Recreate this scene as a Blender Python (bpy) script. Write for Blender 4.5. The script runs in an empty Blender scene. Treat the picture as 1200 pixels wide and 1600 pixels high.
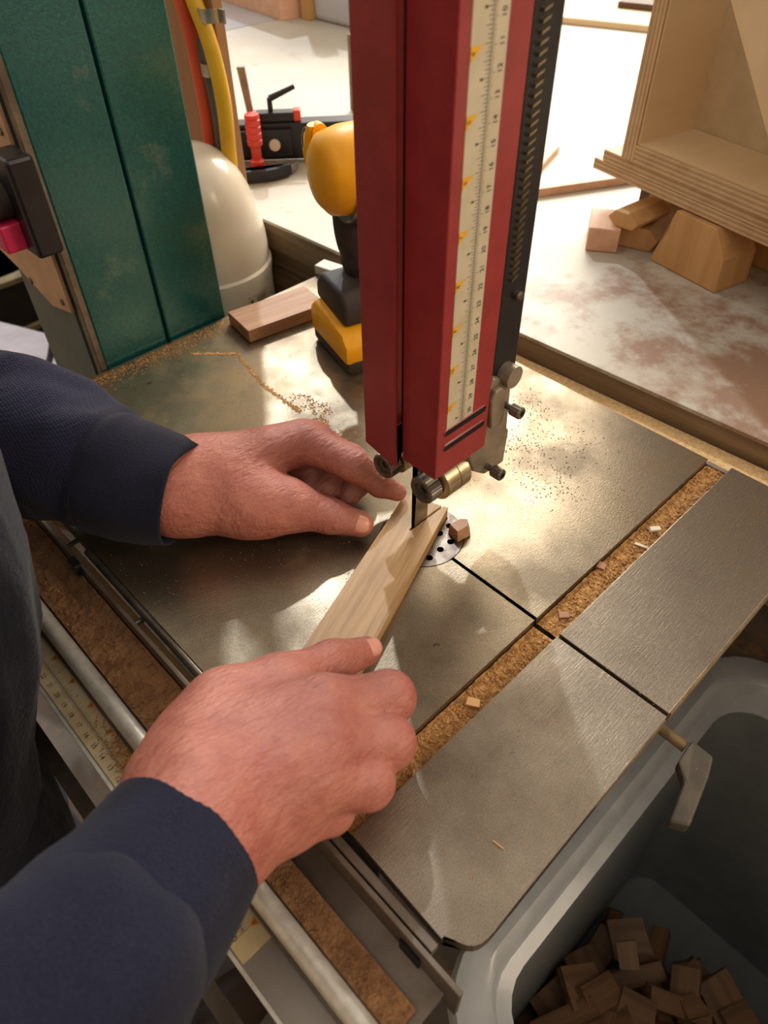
import bpy, bmesh, math, random
import numpy as np
from mathutils import Vector, Matrix, Euler, noise

# ---------------------------------------------------------------- camera, light, exposure
S = bpy.context.scene
CAMH = .39
EUL = (0.77730666, 0.01231275, 0.80269293)
FPX = 1126.18
cam_d = bpy.data.cameras.new('camera'); cam = bpy.data.objects.new('camera', cam_d)
S.collection.objects.link(cam); S.camera = cam
cam.location = (0, 0, CAMH); cam.rotation_euler = EUL
cam_d.sensor_fit = 'VERTICAL'; cam_d.sensor_height = 36; cam_d.lens = FPX / 1600 * 36
cam_d.clip_start = .01
cam_d.dof.use_dof = True; cam_d.dof.focus_distance = .52; cam_d.dof.aperture_fstop = 9

S.view_settings.view_transform = 'Standard'; S.view_settings.look = 'None'
S.view_settings.gamma = 1; S.view_settings.use_curve_mapping = False
S.view_settings.exposure = 0.12

w = bpy.data.worlds.new('world'); S.world = w; w.use_nodes = True
wn = w.node_tree.nodes['Background']
wn.inputs[0].default_value = (1.0, .89, .76, 1); wn.inputs[1].default_value = .80

def area_light(name, loc, target, sx, sy, power, col):
    d = bpy.data.lights.new(name, 'AREA'); d.shape = 'RECTANGLE'; d.size = sx; d.size_y = sy
    d.energy = power; d.color = col
    o = bpy.data.objects.new(name, d); S.collection.objects.link(o); o.location = loc
    o.rotation_euler = (Vector(target) - Vector(loc)).to_track_quat('-Z', 'Y').to_euler()
    return o
area_light('window_light', (-2.0, 4.0, 2.35), (-.35, .5, 0), 3.2, 2.0, 340, (1, .92, .78))
area_light('side_window_light', (2.4, 1.6, 1.6), (-.2, .4, .1), 1.2, 1.2, 44, (1, .80, .58))
area_light('left_window_light', (-3.6, 1.0, 1.5), (-.5, .4, .1), 1.4, 1.2, 9, (.75, .85, 1))
sd = bpy.data.lights.new('sun', 'SUN'); sd.energy = 1.15; sd.angle = math.radians(1.2); sd.color = (.86, .93, 1)
so = bpy.data.objects.new('sun', sd); S.collection.objects.link(so)
so.rotation_euler = Vector((.80, -.56, -.93)).to_track_quat('-Z', 'Y').to_euler()

# ---------------------------------------------------------------- helpers
RM = Euler(EUL, 'XYZ').to_matrix(); CAM = Vector((0, 0, CAMH))
def ray(px, py): return RM @ Vector(((px - 600) / FPX, (800 - py) / FPX, -1))
def at(px, py, z=0.):                                  # point of the horizontal plane z under a picture point
    d = ray(px, py); return CAM + d * ((z - CAMH) / d.z)
def atx(px, py, X):
    d = ray(px, py); return CAM + d * (X / d.x)
def aty(px, py, Y):
    d = ray(px, py); return CAM + d * (Y / d.y)
def lin(r, g, b):
    f = lambda c: (c / 255 / 12.92) if c / 255 <= .04045 else ((c / 255 + .055) / 1.055) ** 2.4
    return (f(r), f(g), f(b), 1)

def empty(name, label, cat, loc=(0, 0, 0), rz=0, group=None, kind=None):
    o = bpy.data.objects.new(name, None); S.collection.objects.link(o)
    o.location = loc; o.rotation_euler = (0, 0, rz); o.empty_display_size = .02
    return tag(o, label, cat, group, kind)
def tag(o, label=None, cat=None, group=None, kind=None):
    if label: o['label'] = label
    if cat: o['category'] = cat
    if group: o['group'] = group
    if kind: o['kind'] = kind
    return o
def link(name, me, mat, parent=None, smooth=False, auto=None):
    o = bpy.data.objects.new(name, me); S.collection.objects.link(o)
    if mat is not None and not me.materials:
        for m in (mat if isinstance(mat, (list, tuple)) else [mat]): me.materials.append(m)
    if parent is not None: o.parent = parent
    if smooth: me.polygons.foreach_set('use_smooth', [True] * len(me.polygons))
    return o
def obj(name, bm, mat, parent=None, smooth=False, bevel=0, seg=2):
    me = bpy.data.meshes.new(name)
    bmesh.ops.recalc_face_normals(bm, faces=bm.faces)
    if bevel:
        es = [e for e in bm.edges if len(e.link_faces) == 2 and e.calc_face_angle(0) > .6]
        bmesh.ops.bevel(bm, geom=es, offset=bevel, segments=seg, affect='EDGES', profile=.5, clamp_overlap=True)
        smooth = smooth
    bm.to_mesh(me); bm.free()
    o = link(name, me, mat, parent, smooth)
    if smooth == 'auto': me.set_sharp_from_angle(angle=.7)
    return o
def box(bm, lo, hi, rz=0, c=(0, 0, 0), M=None):
    lo = Vector(lo); hi = Vector(hi); vs = []
    for x in (lo.x, hi.x):
        for y in (lo.y, hi.y):
            for z in (lo.z, hi.z):
                v = Vector((x, y, z))
                if M is not None: v = M @ v
                vs.append(bm.verts.new(v))
    for f in ((0, 1, 3, 2), (4, 6, 7, 5), (0, 4, 5, 1), (2, 3, 7, 6), (0, 2, 6, 4), (1, 5, 7, 3)):
        bm.faces.new([vs[i] for i in f])
    return bm
def bm_new(): return bmesh.new()
def B(*a, **k): return box(bmesh.new(), *a, **k)
def prism(bm, pts, z0, z1, fn=None):
    fn = fn or (lambda x, y, z: (x, y, z))
    a = [bm.verts.new(fn(p[0], p[1], z0)) for p in pts]; b = [bm.verts.new(fn(p[0], p[1], z1)) for p in pts]
    n = len(pts)
    f1 = bm.faces.new(a); f2 = bm.faces.new(b)
    for i in range(n): bm.faces.new((a[i], a[(i + 1) % n], b[(i + 1) % n], b[i]))
    if n > 4: bmesh.ops.triangulate(bm, faces=[f1, f2], ngon_method='EAR_CLIP')
    return bm
def frame(d):
    d = Vector(d).normalized(); u = Vector((0, 0, 1)) if abs(d.z) < .9 else Vector((0, 1, 0))
    a = d.cross(u).normalized(); return a, d.cross(a).normalized()
def tube(bm, pts, rad, n=12, cap=True, flat=1.0, up=None):
    pts = [Vector(p) for p in pts]
    if not isinstance(rad, (list, tuple)): rad = [rad] * len(pts)
    rings = []; a0 = None
    for i, p in enumerate(pts):
        d = (pts[min(i + 1, len(pts) - 1)] - pts[max(i - 1, 0)]).normalized()
        if a0 is None: a, b = frame(d)
        else:
            a = (a0 - d * a0.dot(d)).normalized(); b = d.cross(a).normalized()
        a0 = a
        rings.append([bm.verts.new(p + a * math.cos(t) * rad[i] + b * math.sin(t) * rad[i] * flat) for t in [2 * math.pi * k / n for k in range(n)]])
    for r, s in zip(rings, rings[1:]):
        for k in range(n): bm.faces.new((r[k], r[(k + 1) % n], s[(k + 1) % n], s[k]))
    if cap: bm.faces.new(rings[0]); bm.faces.new(rings[-1])
    return bm
def spline(pts, n=6):
    pts = [Vector(p) for p in pts]; out = []
    for i in range(len(pts) - 1):
        p0 = pts[max(i - 1, 0)]; p1 = pts[i]; p2 = pts[i + 1]; p3 = pts[min(i + 2, len(pts) - 1)]
        for k in range(n):
            t = k / n
            out.append(.5 * ((2 * p1) + (p2 - p0) * t + (2 * p0 - 5 * p1 + 4 * p2 - p3) * t * t + (3 * p1 - p0 - 3 * p2 + p3) * t ** 3))
    out.append(pts[-1]); return out
def lathe(bm, prof, n=32, c=(0, 0, 0), axis='z', knurl=0):
    c = Vector(c); rings = []
    for (r, h) in prof:
        ring = []
        for k in range(n):
            t = 2 * math.pi * k / n; rr = r * (1 - (knurl if k % 2 else 0))
            p = (rr * math.cos(t), rr * math.sin(t), h)
            if axis == 'y': p = (p[0], p[2], p[1])
            if axis == 'x': p = (p[2], p[0], p[1])
            ring.append(bm.verts.new(c + Vector(p)))
        rings.append(ring)
    for r, s in zip(rings, rings[1:]):
        for k in range(n): bm.faces.new((r[k], r[(k + 1) % n], s[(k + 1) % n], s[k]))
    bm.faces.new(rings[0]); bm.faces.new(rings[-1])
    return bm
def text_mesh(bm, s, size, M, mi=0):
    cu = bpy.data.curves.new('t', 'FONT'); cu.body = s; cu.size = size; cu.align_x = 'CENTER'; cu.align_y = 'CENTER'
    o = bpy.data.objects.new('t', cu); S.collection.objects.link(o)
    dg = bpy.context.evaluated_depsgraph_get(); me = bpy.data.meshes.new_from_object(o.evaluated_get(dg))
    me.transform(M)
    n0 = len(bm.faces); bm.from_mesh(me); bm.faces.ensure_lookup_table()
    for f in bm.faces[n0:]: f.material_index = mi
    bpy.data.objects.remove(o); bpy.data.curves.remove(cu); bpy.data.meshes.remove(me)

# ---------------------------------------------------------------- materials
def mat(name, c1, c2=None, scale=20, rough=.5, metal=0, bump=0, bscale=None, stretch=(1, 1, 1), rough2=None,
        c3=None, s3=5, t3=.6, w3=.06, sss=0, coat=0, detail=5, spec=.5, bstretch=None, sheen=0, speck=None, blob=None, c4=None, knit=0):
    m = bpy.data.materials.new(name); m.use_nodes = True; nt = m.node_tree; N = nt.nodes; L = nt.links
    p = N['Principled BSDF']; p.inputs['Roughness'].default_value = rough; p.inputs['Metallic'].default_value = metal
    p.inputs['Specular IOR Level'].default_value = spec
    p.inputs['Coat Weight'].default_value = coat; p.inputs['Coat Roughness'].default_value = .15
    p.inputs['Sheen Weight'].default_value = sheen; p.inputs['Sheen Roughness'].default_value = .4
    if sss:
        p.inputs['Subsurface Weight'].default_value = sss; p.inputs['Subsurface Radius'].default_value = (.012, .004, .002)
        p.inputs['Subsurface Scale'].default_value = .5
    tc = N.new('ShaderNodeTexCoord')
    def nz(sc, st, det=detail, rg=.6):
        mp = N.new('ShaderNodeMapping'); mp.inputs['Scale'].default_value = st; L.new(tc.outputs['Object'], mp.inputs['Vector'])
        n = N.new('ShaderNodeTexNoise'); n.inputs['Scale'].default_value = sc; n.inputs['Detail'].default_value = det
        n.inputs['Roughness'].default_value = rg
        L.new(mp.outputs[0], n.inputs['Vector']); return n
    def rampv(n, a, b):
        r = N.new('ShaderNodeMapRange'); r.inputs[1].default_value = a; r.inputs[2].default_value = b
        L.new(n.outputs['Fac'], r.inputs[0]); return r
    def mix(f, a, b):
        x = N.new('ShaderNodeMix'); x.data_type = 'RGBA'; L.new(f, x.inputs[0])
        for s, i in ((a, 6), (b, 7)):
            if isinstance(s, tuple): x.inputs[i].default_value = s
            else: L.new(s, x.inputs[i])
        return x.outputs[2]
    col = c1
    if c2:
        n = nz(scale, stretch); r = rampv(n, .35, .65); col = mix(r.outputs[0], c1, c2)
        if rough2 is not None:
            q = N.new('ShaderNodeMapRange'); q.inputs[3].default_value = rough; q.inputs[4].default_value = rough2
            L.new(r.outputs[0], q.inputs[0]); L.new(q.outputs[0], p.inputs['Roughness'])
    if c3:
        n = nz(s3, (1, 1, 1), 8, .7)
        if blob:
            vd = N.new('ShaderNodeVectorMath'); vd.operation = 'DISTANCE'; L.new(tc.outputs['Object'], vd.inputs[0]); vd.inputs[1].default_value = blob[0]
            mr = N.new('ShaderNodeMapRange'); mr.inputs[2].default_value = blob[1]; mr.inputs[3].default_value = blob[2]; mr.inputs[4].default_value = blob[3]
            L.new(vd.outputs['Value'], mr.inputs[0])
            ad = N.new('ShaderNodeMath'); ad.operation = 'ADD'; L.new(n.outputs['Fac'], ad.inputs[0]); L.new(mr.outputs[0], ad.inputs[1])
            r = N.new('ShaderNodeMapRange'); r.inputs[1].default_value = t3; r.inputs[2].default_value = t3 + w3; L.new(ad.outputs[0], r.inputs[0])
        else: r = rampv(n, t3, t3 + w3)
        col = mix(r.outputs[0], col, c3)
        if metal:
            q = N.new('ShaderNodeMapRange'); q.inputs[3].default_value = metal; q.inputs[4].default_value = metal * .35
            L.new(r.outputs[0], q.inputs[0]); L.new(q.outputs[0], p.inputs['Metallic'])
    if c4:      # (colour, scale, threshold, width, stretch)
        n = nz(c4[1], c4[4], 6, .75); r = rampv(n, c4[2], c4[2] + c4[3]); col = mix(r.outputs[0], col, c4[0])
    if speck:
        n = nz(speck[0], (1, 1, 1), 3, .7); q = N.new('ShaderNodeMapRange'); q.inputs[1].default_value = .32; q.inputs[2].default_value = .68
        q.inputs[3].default_value = 1 - speck[1]; q.inputs[4].default_value = 1 + speck[1]; L.new(n.outputs['Fac'], q.inputs[0])
        vm = N.new('ShaderNodeVectorMath'); vm.operation = 'SCALE'; L.new(q.outputs[0], vm.inputs['Scale'])
        if isinstance(col, tuple): vm.inputs[0].default_value = col[:3]
        else: L.new(col, vm.inputs[0])
        col = vm.outputs[0]
    if isinstance(col, tuple): p.inputs['Base Color'].default_value = col
    else: L.new(col, p.inputs['Base Color'])
    if bump:
        n = nz(bscale or scale * 4, bstretch or stretch, 4); b = N.new('ShaderNodeBump'); b.inputs['Strength'].default_value = 1
        b.inputs['Distance'].default_value = bump; L.new(n.outputs['Fac'], b.inputs['Height']); L.new(b.outputs[0], p.inputs['Normal'])
        if knit:
            v = N.new('ShaderNodeTexVoronoi'); v.inputs['Scale'].default_value = knit; v.inputs['Randomness'].default_value = .15; L.new(tc.outputs['Object'], v.inputs['Vector'])
            b2 = N.new('ShaderNodeBump'); b2.inputs['Distance'].default_value = .0008; b2.inputs['Strength'].default_value = 1; b2.invert = True
            L.new(v.outputs['Distance'], b2.inputs['Height']); L.new(b.outputs[0], b2.inputs['Normal']); L.new(b2.outputs[0], p.inputs['Normal'])
    return m
def wood(name, a, b, ax=0, sc=60, rough=.55, bump=.0002):
    st = [1, 1, 1]; st[ax] = .06
    return mat(name, a, b, scale=sc, stretch=tuple(st), rough=rough, bump=bump, bscale=sc * 3, detail=6)
def ply(name, a, b, ax=2, pitch=.003):      # plywood: plies stacked along one axis
    m = mat(name, a, b, scale=40, rough=.6); nt = m.node_tree; N = nt.nodes; L = nt.links; p = N['Principled BSDF']
    tc = N.new('ShaderNodeTexCoord'); sx = N.new('ShaderNodeSeparateXYZ'); L.new(tc.outputs['Object'], sx.inputs[0])
    mu = N.new('ShaderNodeMath'); mu.operation = 'MULTIPLY'; mu.inputs[1].default_value = 1 / pitch / 2; L.new(sx.outputs[ax], mu.inputs[0])
    fr = N.new('ShaderNodeMath'); fr.operation = 'FRACT'; L.new(mu.outputs[0], fr.inputs[0])
    gt = N.new('ShaderNodeMath'); gt.operation = 'GREATER_THAN'; gt.inputs[1].default_value = .5; L.new(fr.outputs[0], gt.inputs[0])
    x = N.new('ShaderNodeMix'); x.data_type = 'RGBA'; x.blend_type = 'MULTIPLY'; x.inputs[7].default_value = (.74, .66, .58, 1)
    L.new(gt.outputs[0], x.inputs[0]); L.new(p.inputs['Base Color'].links[0].from_socket, x.inputs[6]); L.new(x.outputs[2], p.inputs['Base Color'])
    return m

M_red = mat('red_paint', lin(150, 46, 48), lin(136, 40, 42), 60, .40, 0, .00008, 900, coat=.08, speck=(1300, .22), c3=lin(205, 150, 140), s3=420, t3=.735, w3=.02)
M_green = mat('green_hammered_paint', lin(22, 80, 80), lin(26, 94, 92), 300, .30, .45, .00040, 420, c3=lin(120, 128, 108), s3=16, t3=.58, w3=.3, coat=.3, speck=(900, .25))
M_seam = mat('seam', lin(18, 18, 20), rough=.7)
M_greypaint = mat('grey_green_paint', lin(92, 100, 92), lin(80, 90, 84), 40, .5, .1, .0001, 400)
M_table = mat('worn_cast_iron', lin(158, 144, 122), lin(110, 98, 82), 13, .30, .93, .00012, 1000, (1, 1, 1), rough2=.46,
              c3=lin(150, 124, 84), s3=11, t3=.56, w3=.30, speck=(1100, .34), blob=((.10, .02, .9), .30, .16, -.06), bstretch=(1, .25, 1),
              c4=(lin(58, 48, 40), 60, .645, .06, (1, .6, 1)))
M_wing = mat('ground_cast_iron', lin(152, 140, 124), lin(118, 106, 92), 16, .33, .92, .00014, 1200, (1, 1, 1), rough2=.46,
              c3=lin(84, 72, 60), s3=46, t3=.66, w3=.08, speck=(1300, .30), bstretch=(1, .06, 1), c4=(lin(214, 200, 176), 160, .66, .06, (1, .03, 1)))
M_edge = mat('table_edge', lin(150, 125, 88), lin(110, 95, 75), 90, .6, .4, .0003, 400)
M_steel = mat('steel', lin(170, 165, 155), lin(120, 115, 108), 60, .28, 1, .00003, 600)
M_dsteel = mat('dark_steel', lin(136, 126, 114), lin(100, 94, 86), 40, .4, .8, .0001, 300)
M_black = mat('black_paint', lin(26, 26, 30), lin(34, 34, 38), 60, .38, .2, .00005, 300)
M_insert = mat('insert_steel', lin(142, 132, 124), lin(88, 80, 76), 90, .32, 1, .00003, 600)
M_grip = mat('dusty_dark_grip', lin(84, 76, 64), lin(66, 60, 52), 60, .6, .3, .0002, 500, c3=lin(166, 138, 96), s3=300, t3=.64, w3=.05)
M_hole = mat('dark_hole', lin(10, 9, 9), rough=.9)
M_cast = mat('cast_grey', lin(164, 150, 132), lin(138, 126, 110), 50, .45, .55, .0002, 200)
M_brass = mat('worn_bearing', lin(190, 176, 148), lin(150, 134, 108), 30, .28, .95, .00005, 300)
M_label = mat('scale_white', lin(200, 190, 166), lin(188, 178, 152), 60, .4)
M_label2 = mat('scale_cream', lin(196, 180, 146), lin(180, 160, 122), 60, .5, c3=lin(166, 118, 62), s3=26, t3=.60, w3=.05)
M_ink = mat('ink', lin(28, 28, 30), rough=.6)
M_yel = mat('scale_yellow', lin(226, 168, 30), rough=.5)
M_rust = mat('scale_orange', lin(196, 122, 34), rough=.6)
M_dust = mat('sawdust', lin(206, 158, 98), lin(172, 122, 70), 240, .95, 0, .0012, 700, c3=lin(206, 160, 100), s3=500, t3=.6, w3=.08, speck=(1500, .35))
M_dustd = mat('sawdust_brown', lin(158, 116, 78), lin(128, 90, 58), 90, .95, 0, .0010, 600, c3=lin(178, 134, 90), s3=420, t3=.62, w3=.08)
M_alu = mat('rail_aluminium', lin(214, 212, 204), lin(190, 186, 174), 120, .4, .35, .0001, 500)
M_angle = mat('angle_iron', lin(122, 110, 98), lin(100, 88, 76), 30, .45, .6, .0001, 300)
M_rail = mat('rail_steel', lin(150, 144, 136), lin(140, 132, 122), 20, .45, .5, .00003, 400)
M_board = wood('pale_board_wood', lin(190, 156, 112), lin(152, 116, 76), 1, 170, .5, .0004)
M_pine = wood('pine', lin(214, 172, 122), lin(190, 140, 90), 0, 70)
M_walnut = wood('brown_block', lin(172, 132, 98), lin(140, 98, 68), 0, 90)
M_pink = wood('pinkish_block', lin(222, 178, 148), lin(204, 156, 124), 1, 60)
M_amber = wood('amber_block', lin(206, 162, 108), lin(182, 136, 84), 2, 40)
M_dark = wood('dark_block', lin(92, 66, 44), lin(70, 48, 32), 0, 50)
M_post = wood('post_wood', lin(168, 126, 90), lin(150, 108, 74), 2, 20)
M_beam = wood('beam_edge', lin(146, 122, 94), lin(112, 90, 66), 0, 90)
M_scrap = wood('scrap_wood', lin(150, 110, 74), lin(110, 78, 52), 0, 60)
M_plyf = mat('ply_face', lin(226, 200, 160), lin(214, 184, 142), 12, .6, 0, .0001, 200, (1, .2, 1))
M_plyx = ply('ply_edge_vertical', lin(206, 176, 138), lin(188, 156, 118), 0, .0024)
M_plyz = ply('ply_edge_flat', lin(206, 176, 138), lin(188, 156, 118), 2, .0024)
M_back = mat('hardboard', lin(212, 194, 158), lin(198, 178, 142), 30, .7, 0, .0001, 300)
M_bench = mat('bench_laminate', lin(192, 187, 174), lin(184, 174, 156), 5, .5, 0, .00006, 500, c3=lin(150, 120, 100), s3=12, t3=.57, w3=.14, speck=(700, .05), blob=((.42, -.72, .9), .52, .30, -.02))
M_bench2 = mat('bench_laminate_far', lin(186, 188, 194), lin(178, 180, 188), 5, .35, 0, 0, coat=.2)
M_white = mat('white_plastic', lin(226, 216, 198), lin(214, 200, 178), 12, .28, 0, .00005, 200, coat=.3, c3=lin(150, 120, 90), s3=120, t3=.76, w3=.03)
M_orange = mat('orange_hose', lin(226, 92, 52), lin(210, 80, 44), 20, .5)
M_yellow = mat('yellow_cable', lin(222, 178, 30), lin(206, 158, 24), 20, .45)
M_greyc = mat('grey_cable', lin(96, 90, 88), rough=.5)
M_galv = mat('galvanised', lin(190, 188, 182), lin(150, 148, 142), 80, .35, .8)
M_redpl = mat('red_plastic', lin(216, 72, 58), lin(206, 64, 50), 30, .4)
M_dryel = mat('tool_yellow', lin(244, 176, 20), lin(236, 164, 16), 60, .42, 0, .00005, 500)
M_rubber = mat('black_rubber', lin(44, 38, 36), lin(58, 48, 42), 60, .6, 0, .0002, 500, c3=lin(128, 98, 74), s3=60, t3=.62, w3=.2)
M_bin = mat('grey_bin_plastic', lin(120, 124, 122), lin(108, 112, 112), 30, .38, 0, .00008, 400)
M_rim_lit = mat('lit_dusty_bin_rim', lin(172, 176, 178), lin(158, 162, 164), 30, .36, 0, .00008, 400, c3=lin(188, 158, 116), s3=420, t3=.60, w3=.06, coat=.2)  # bin plastic with the rim's light put into a paler base; tan dust specks
M_skin = mat('skin', lin(180, 115, 99), lin(162, 95, 82), 44, .50, 0, .0020, 300, (1, 1, 1), sss=.08, c3=lin(158, 80, 72), s3=26, t3=.56, w3=.22, bstretch=(1.0, .30, .6), speck=(500, .07))
M_nail = mat('nail', lin(212, 150, 130), lin(204, 140, 122), 60, .34, coat=.1)
M_navy = mat('navy_cloth', lin(31, 33, 52), lin(21, 23, 38), 9, .95, 0, .0006, 900, sheen=.10, spec=.2, speck=(900, .35), c3=lin(120, 120, 132), s3=480, t3=.745, w3=.02)
M_apron = mat('charcoal_cloth', lin(30, 33, 44), lin(20, 22, 31), 14, .95, 0, .0010, 260, sheen=.1, spec=.2, speck=(800, .3), c3=lin(150, 140, 120), s3=120, t3=.76, w3=.02)
M_knit = mat('navy_knit', lin(34, 36, 60), lin(24, 26, 46), 9, .95, 0, .0006, 900, sheen=.12, spec=.2, speck=(900, .3), knit=520)
M_dustl = mat('golden_dust', lin(232, 198, 146), lin(206, 166, 112), 260, .95, 0, .0006, 900, speck=(1500, .25))
M_hair = mat('hair', lin(236, 190, 150), rough=.5)
M_headhair = mat('head_hair', lin(96, 78, 62), lin(70, 56, 44), 60, .7, bump=.002, bscale=200)
M_plate = mat('tan_plate', lin(200, 164, 130), lin(184, 146, 112), 30, .5, 0, .0001, 200)
M_pinkb = mat('pink_button', lin(214, 40, 90), rough=.35)
M_hoseb = mat('black_corrugated', lin(30, 28, 24), lin(44, 40, 32), 30, .5)
M_tan = mat('dusty_tan', lin(140, 124, 84), lin(110, 98, 66), 30, .7)
M_floor = mat('concrete', lin(120, 112, 104), lin(96, 88, 80), 8, .8, 0, .001, 60, c3=lin(150, 120, 86), s3=10, t3=.55, w3=.1)
M_pale = mat('pale_lilac_board', lin(176, 168, 176), lin(160, 152, 162), 20, .6)
M_wall = mat('workshop_wall', lin(170, 150, 126), lin(156, 136, 112), 6, .8)
M_shoe = mat('shoe', lin(60, 44, 34), rough=.6)

# ---------------------------------------------------------------- setting
FZ = -.90
tag(obj('floor', B((-4, -1.6, FZ - .05), (3, 4.4, FZ)), M_floor), kind='structure')

for nm, lo, hi in (('wall_back', (-4.1, 4.3, FZ), (3.1, 4.4, 1.6)), ('wall_left', (-4.1, -1.6, FZ), (-4.0, 4.3, 1.6)), ('wall_right', (3.0, -1.6, FZ), (3.1, 4.3, 1.6)), ('wall_front', (-4.1, -1.7, FZ), (3.1, -1.6, 1.6))):
    tag(obj(nm, B(lo, hi), M_wall), kind='structure')

# ---------------------------------------------------------------- band saw
saw = empty('band_saw', 'green band saw with red blade guard and grey iron table the hands work on', 'band saw', (-.6, .27, FZ))
SO = Vector((.6, -.27, -FZ))
def sp(name, bm, m, parent=None, **k):          # a part given in world coordinates
    if parent is None:
        bmesh.ops.translate(bm, vec=SO, verts=bm.verts); return obj(name, bm, m, saw, **k)
    bmesh.ops.translate(bm, vec=SO, verts=bm.verts); return obj(name, bm, m, parent, **k)
XL, XS0, XS1, XR = -.600, -.1376, -.1194, -.040
YF, YB, YC = .0855, .492, .2655
cx, cy, cr = -.2425, .2668, .0312
sl = .0014
pts = [(XL, YF + .012), (XL + .01, YF), (XS0, YF), (XS0, YC - sl)]
t0 = math.asin(sl / cr)
n = 40
for i in range(n + 1):
    t = -t0 - (2 * math.pi - 2 * t0) * i / n
    pts.append((cx + cr * math.cos(t), cy + cr * math.sin(t) - (cy - YC) * (1 if abs(math.sin(t)) < .06 and math.cos(t) > 0 else 0)))
pts += [(XS0, YC + sl), (XS0, YB), (XL + .01, YB), (XL, YB - .012)]
bm = bmesh.new(); prism(bm, pts, -.014, 0)
tab = sp('table_plate', bm, M_table)
for (lo, hi) in (((XL + .02, YF + .02, -.05), (XS0 - .02, YF + .03, -.012)), ((XL + .02, YB - .03, -.05), (XR - .02, YB - .02, -.012)), ((XL + .02, .2, -.05), (-.30, .21, -.012))):
    pass
r = .022; bm = bmesh.new()
cor = [(-.0495, .0872), (-.0462, .0884), (-.0430, .0902), (-.0406, .0926), (-.0390, .0956), (-.0382, .0992), (-.0380, .1040), (-.0384, .1200)]
prism(bm, [(XS1, YF + .0), (-.0535, YF - .002), (-.0535, .0852)] + cor + [(XR, YC - sl), (XS1, YC - sl)], -.0105, 0)
sp('table_wing', bm, M_wing)
bm = bmesh.new(); prism(bm, [(XS1, YC + sl), (XR, YC + sl), (XR, YB + .004), (XS1, YB + .004)], -.0105, 0)
sp('table_wing', bm, M_wing, bevel=.0006)
sp('wing_edge', B((XR - .0002, YC + .003, -.0103), (XR + .0008, YB + .002, -.0009)), M_edge)
sp('wing_edge', B((XR - .0002, .122, -.0103), (XR + .0008, YC - .003, -.0009)), M_edge)
bm = bmesh.new(); box(bm, (XS0 - .02, YF, -.030), (XS1 + .02, YC - .0014, -.0145)); box(bm, (XS0 - .02, YC + .0014, -.030), (XS1 + .02, YB + .002, -.0145))
sp('miter_slot_floor', bm, M_dsteel)
bm = bmesh.new(); box(bm, (XS0, YB - .0005, -.0142), (XS1, YB + .004, -.0045)); sp('slot_end_lip', bm, M_cast)
bm = bmesh.new()
for k in range(6): box(bm, (XL + .03 + k * .085, YF + .03, -.075), (XL + .036 + k * .085, YB - .03, -.031))
box(bm, (XL + .02, YF + .02, -.075), (XR - .012, YF + .028, -.031)); box(bm, (XL + .02, YB - .03, -.075), (XR - .01, YB - .02, -.031))
box(bm, (XL+.02, YF + .02, -.031), (XS0 - .021, YB - .02, -.0145))
sp('table_rib', bm, M_edge)
# round insert with drilled holes
bm = bmesh.new(); loops = [(cx, cy, cr - .0006, 40)]
hp = [at(*q, 0) for q in ((702, 822), (687, 834), (704, 847), (688, 859), (671, 872), (694, 810))]
loops += [(h.x, h.y, .0026, 14) for h in hp] + [(cx - .014, cy - .012, .0026, 14), (cx - .018, cy + .006, .0026, 14)]
ed = []
for (x, y, rr, n) in loops:
    vs = [bm.verts.new((x + rr * math.cos(2 * math.pi * k / n), y + rr * math.sin(2 * math.pi * k / n), .0003)) for k in range(n)]
    ed += [bm.edges.new((vs[k], vs[(k + 1) % n])) for k in range(n)]
bmesh.ops.triangle_fill(bm, edges=ed, use_beauty=True)
g = bmesh.ops.extrude_face_region(bm, geom=bm.faces[:]); bmesh.ops.translate(bm, vec=(0, 0, -.004), verts=[v for v in g['geom'] if isinstance(v, bmesh.types.BMVert)])
ins = sp('table_insert', bm, M_insert)
sp('insert_well', lathe(bmesh.new(), [(cr - .0005, 0), (cr - .0005, -.02)], 32, (cx, cy, -.006)), M_hole)

# fence rail along the front edge
XA, XB = -.66, -.032
R_ = empty  # (rail pieces are parts of the saw)
bm = bmesh.new(); box(bm, (XA, .0725, -.045), (XB, .0755, -.0035)); sp('rail_angle', bm, M_angle, bevel=.0005)
bm = bmesh.new(); prism(bm, [(.0725, -.028), (.0725, -.031), (.028, -.040), (.028, -.037)], XA, -.040, lambda a, b, z: (z, a, b)); sp('rail_tray', bm, M_angle)
bm = bmesh.new(); prism(bm, [(.0355 + .0058 * math.cos(t), -.030 + .0062 * math.sin(t)) for t in [math.pi * i / 8 for i in range(9)]] + [(.0297, -.046), (.0413, -.046)], XA, .02, lambda a, b, z: (z, a, b))
sp('rail_tube', bm, M_alu, smooth='auto')
bm = bmesh.new(); box(bm, (XA, .0085, -.0445), (.04, .0293, -.041)); sp('rail_bar', bm, M_rail)
bm = bmesh.new(); box(bm, (XA, .0065, -.055), (.04, .0085, -.0395)); sp('rail_bar_lip', bm, M_alu)
bm = bmesh.new(); box(bm, (XA, .0086, -.10), (.04, .028, -.0450)); sp('rail_body', bm, M_black)
bm = bmesh.new(); box(bm, (XA, -.016, -.112), (.04, -.006, -.10)); sp('rail_lower_lip', bm, M_angle)
bm = bmesh.new(); tube(bm, [(-.405, .0835, -.0035), (-.21, .0835, -.0035)], .0032, 12); sp('table_front_bar', bm, M_dsteel, smooth='auto')
bm = bmesh.new(); box(bm, (-.60, .0755, -.03), (-.15, .0835, -.026)); sp('rail_spacer', bm, M_pine)
for x in (-.33, -.215, -.43):
    sp('rail_bolt', tube(bmesh.new(), [(x, .075, -.012), (x, .086, -.012)], .002, 8), M_dsteel)
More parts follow.
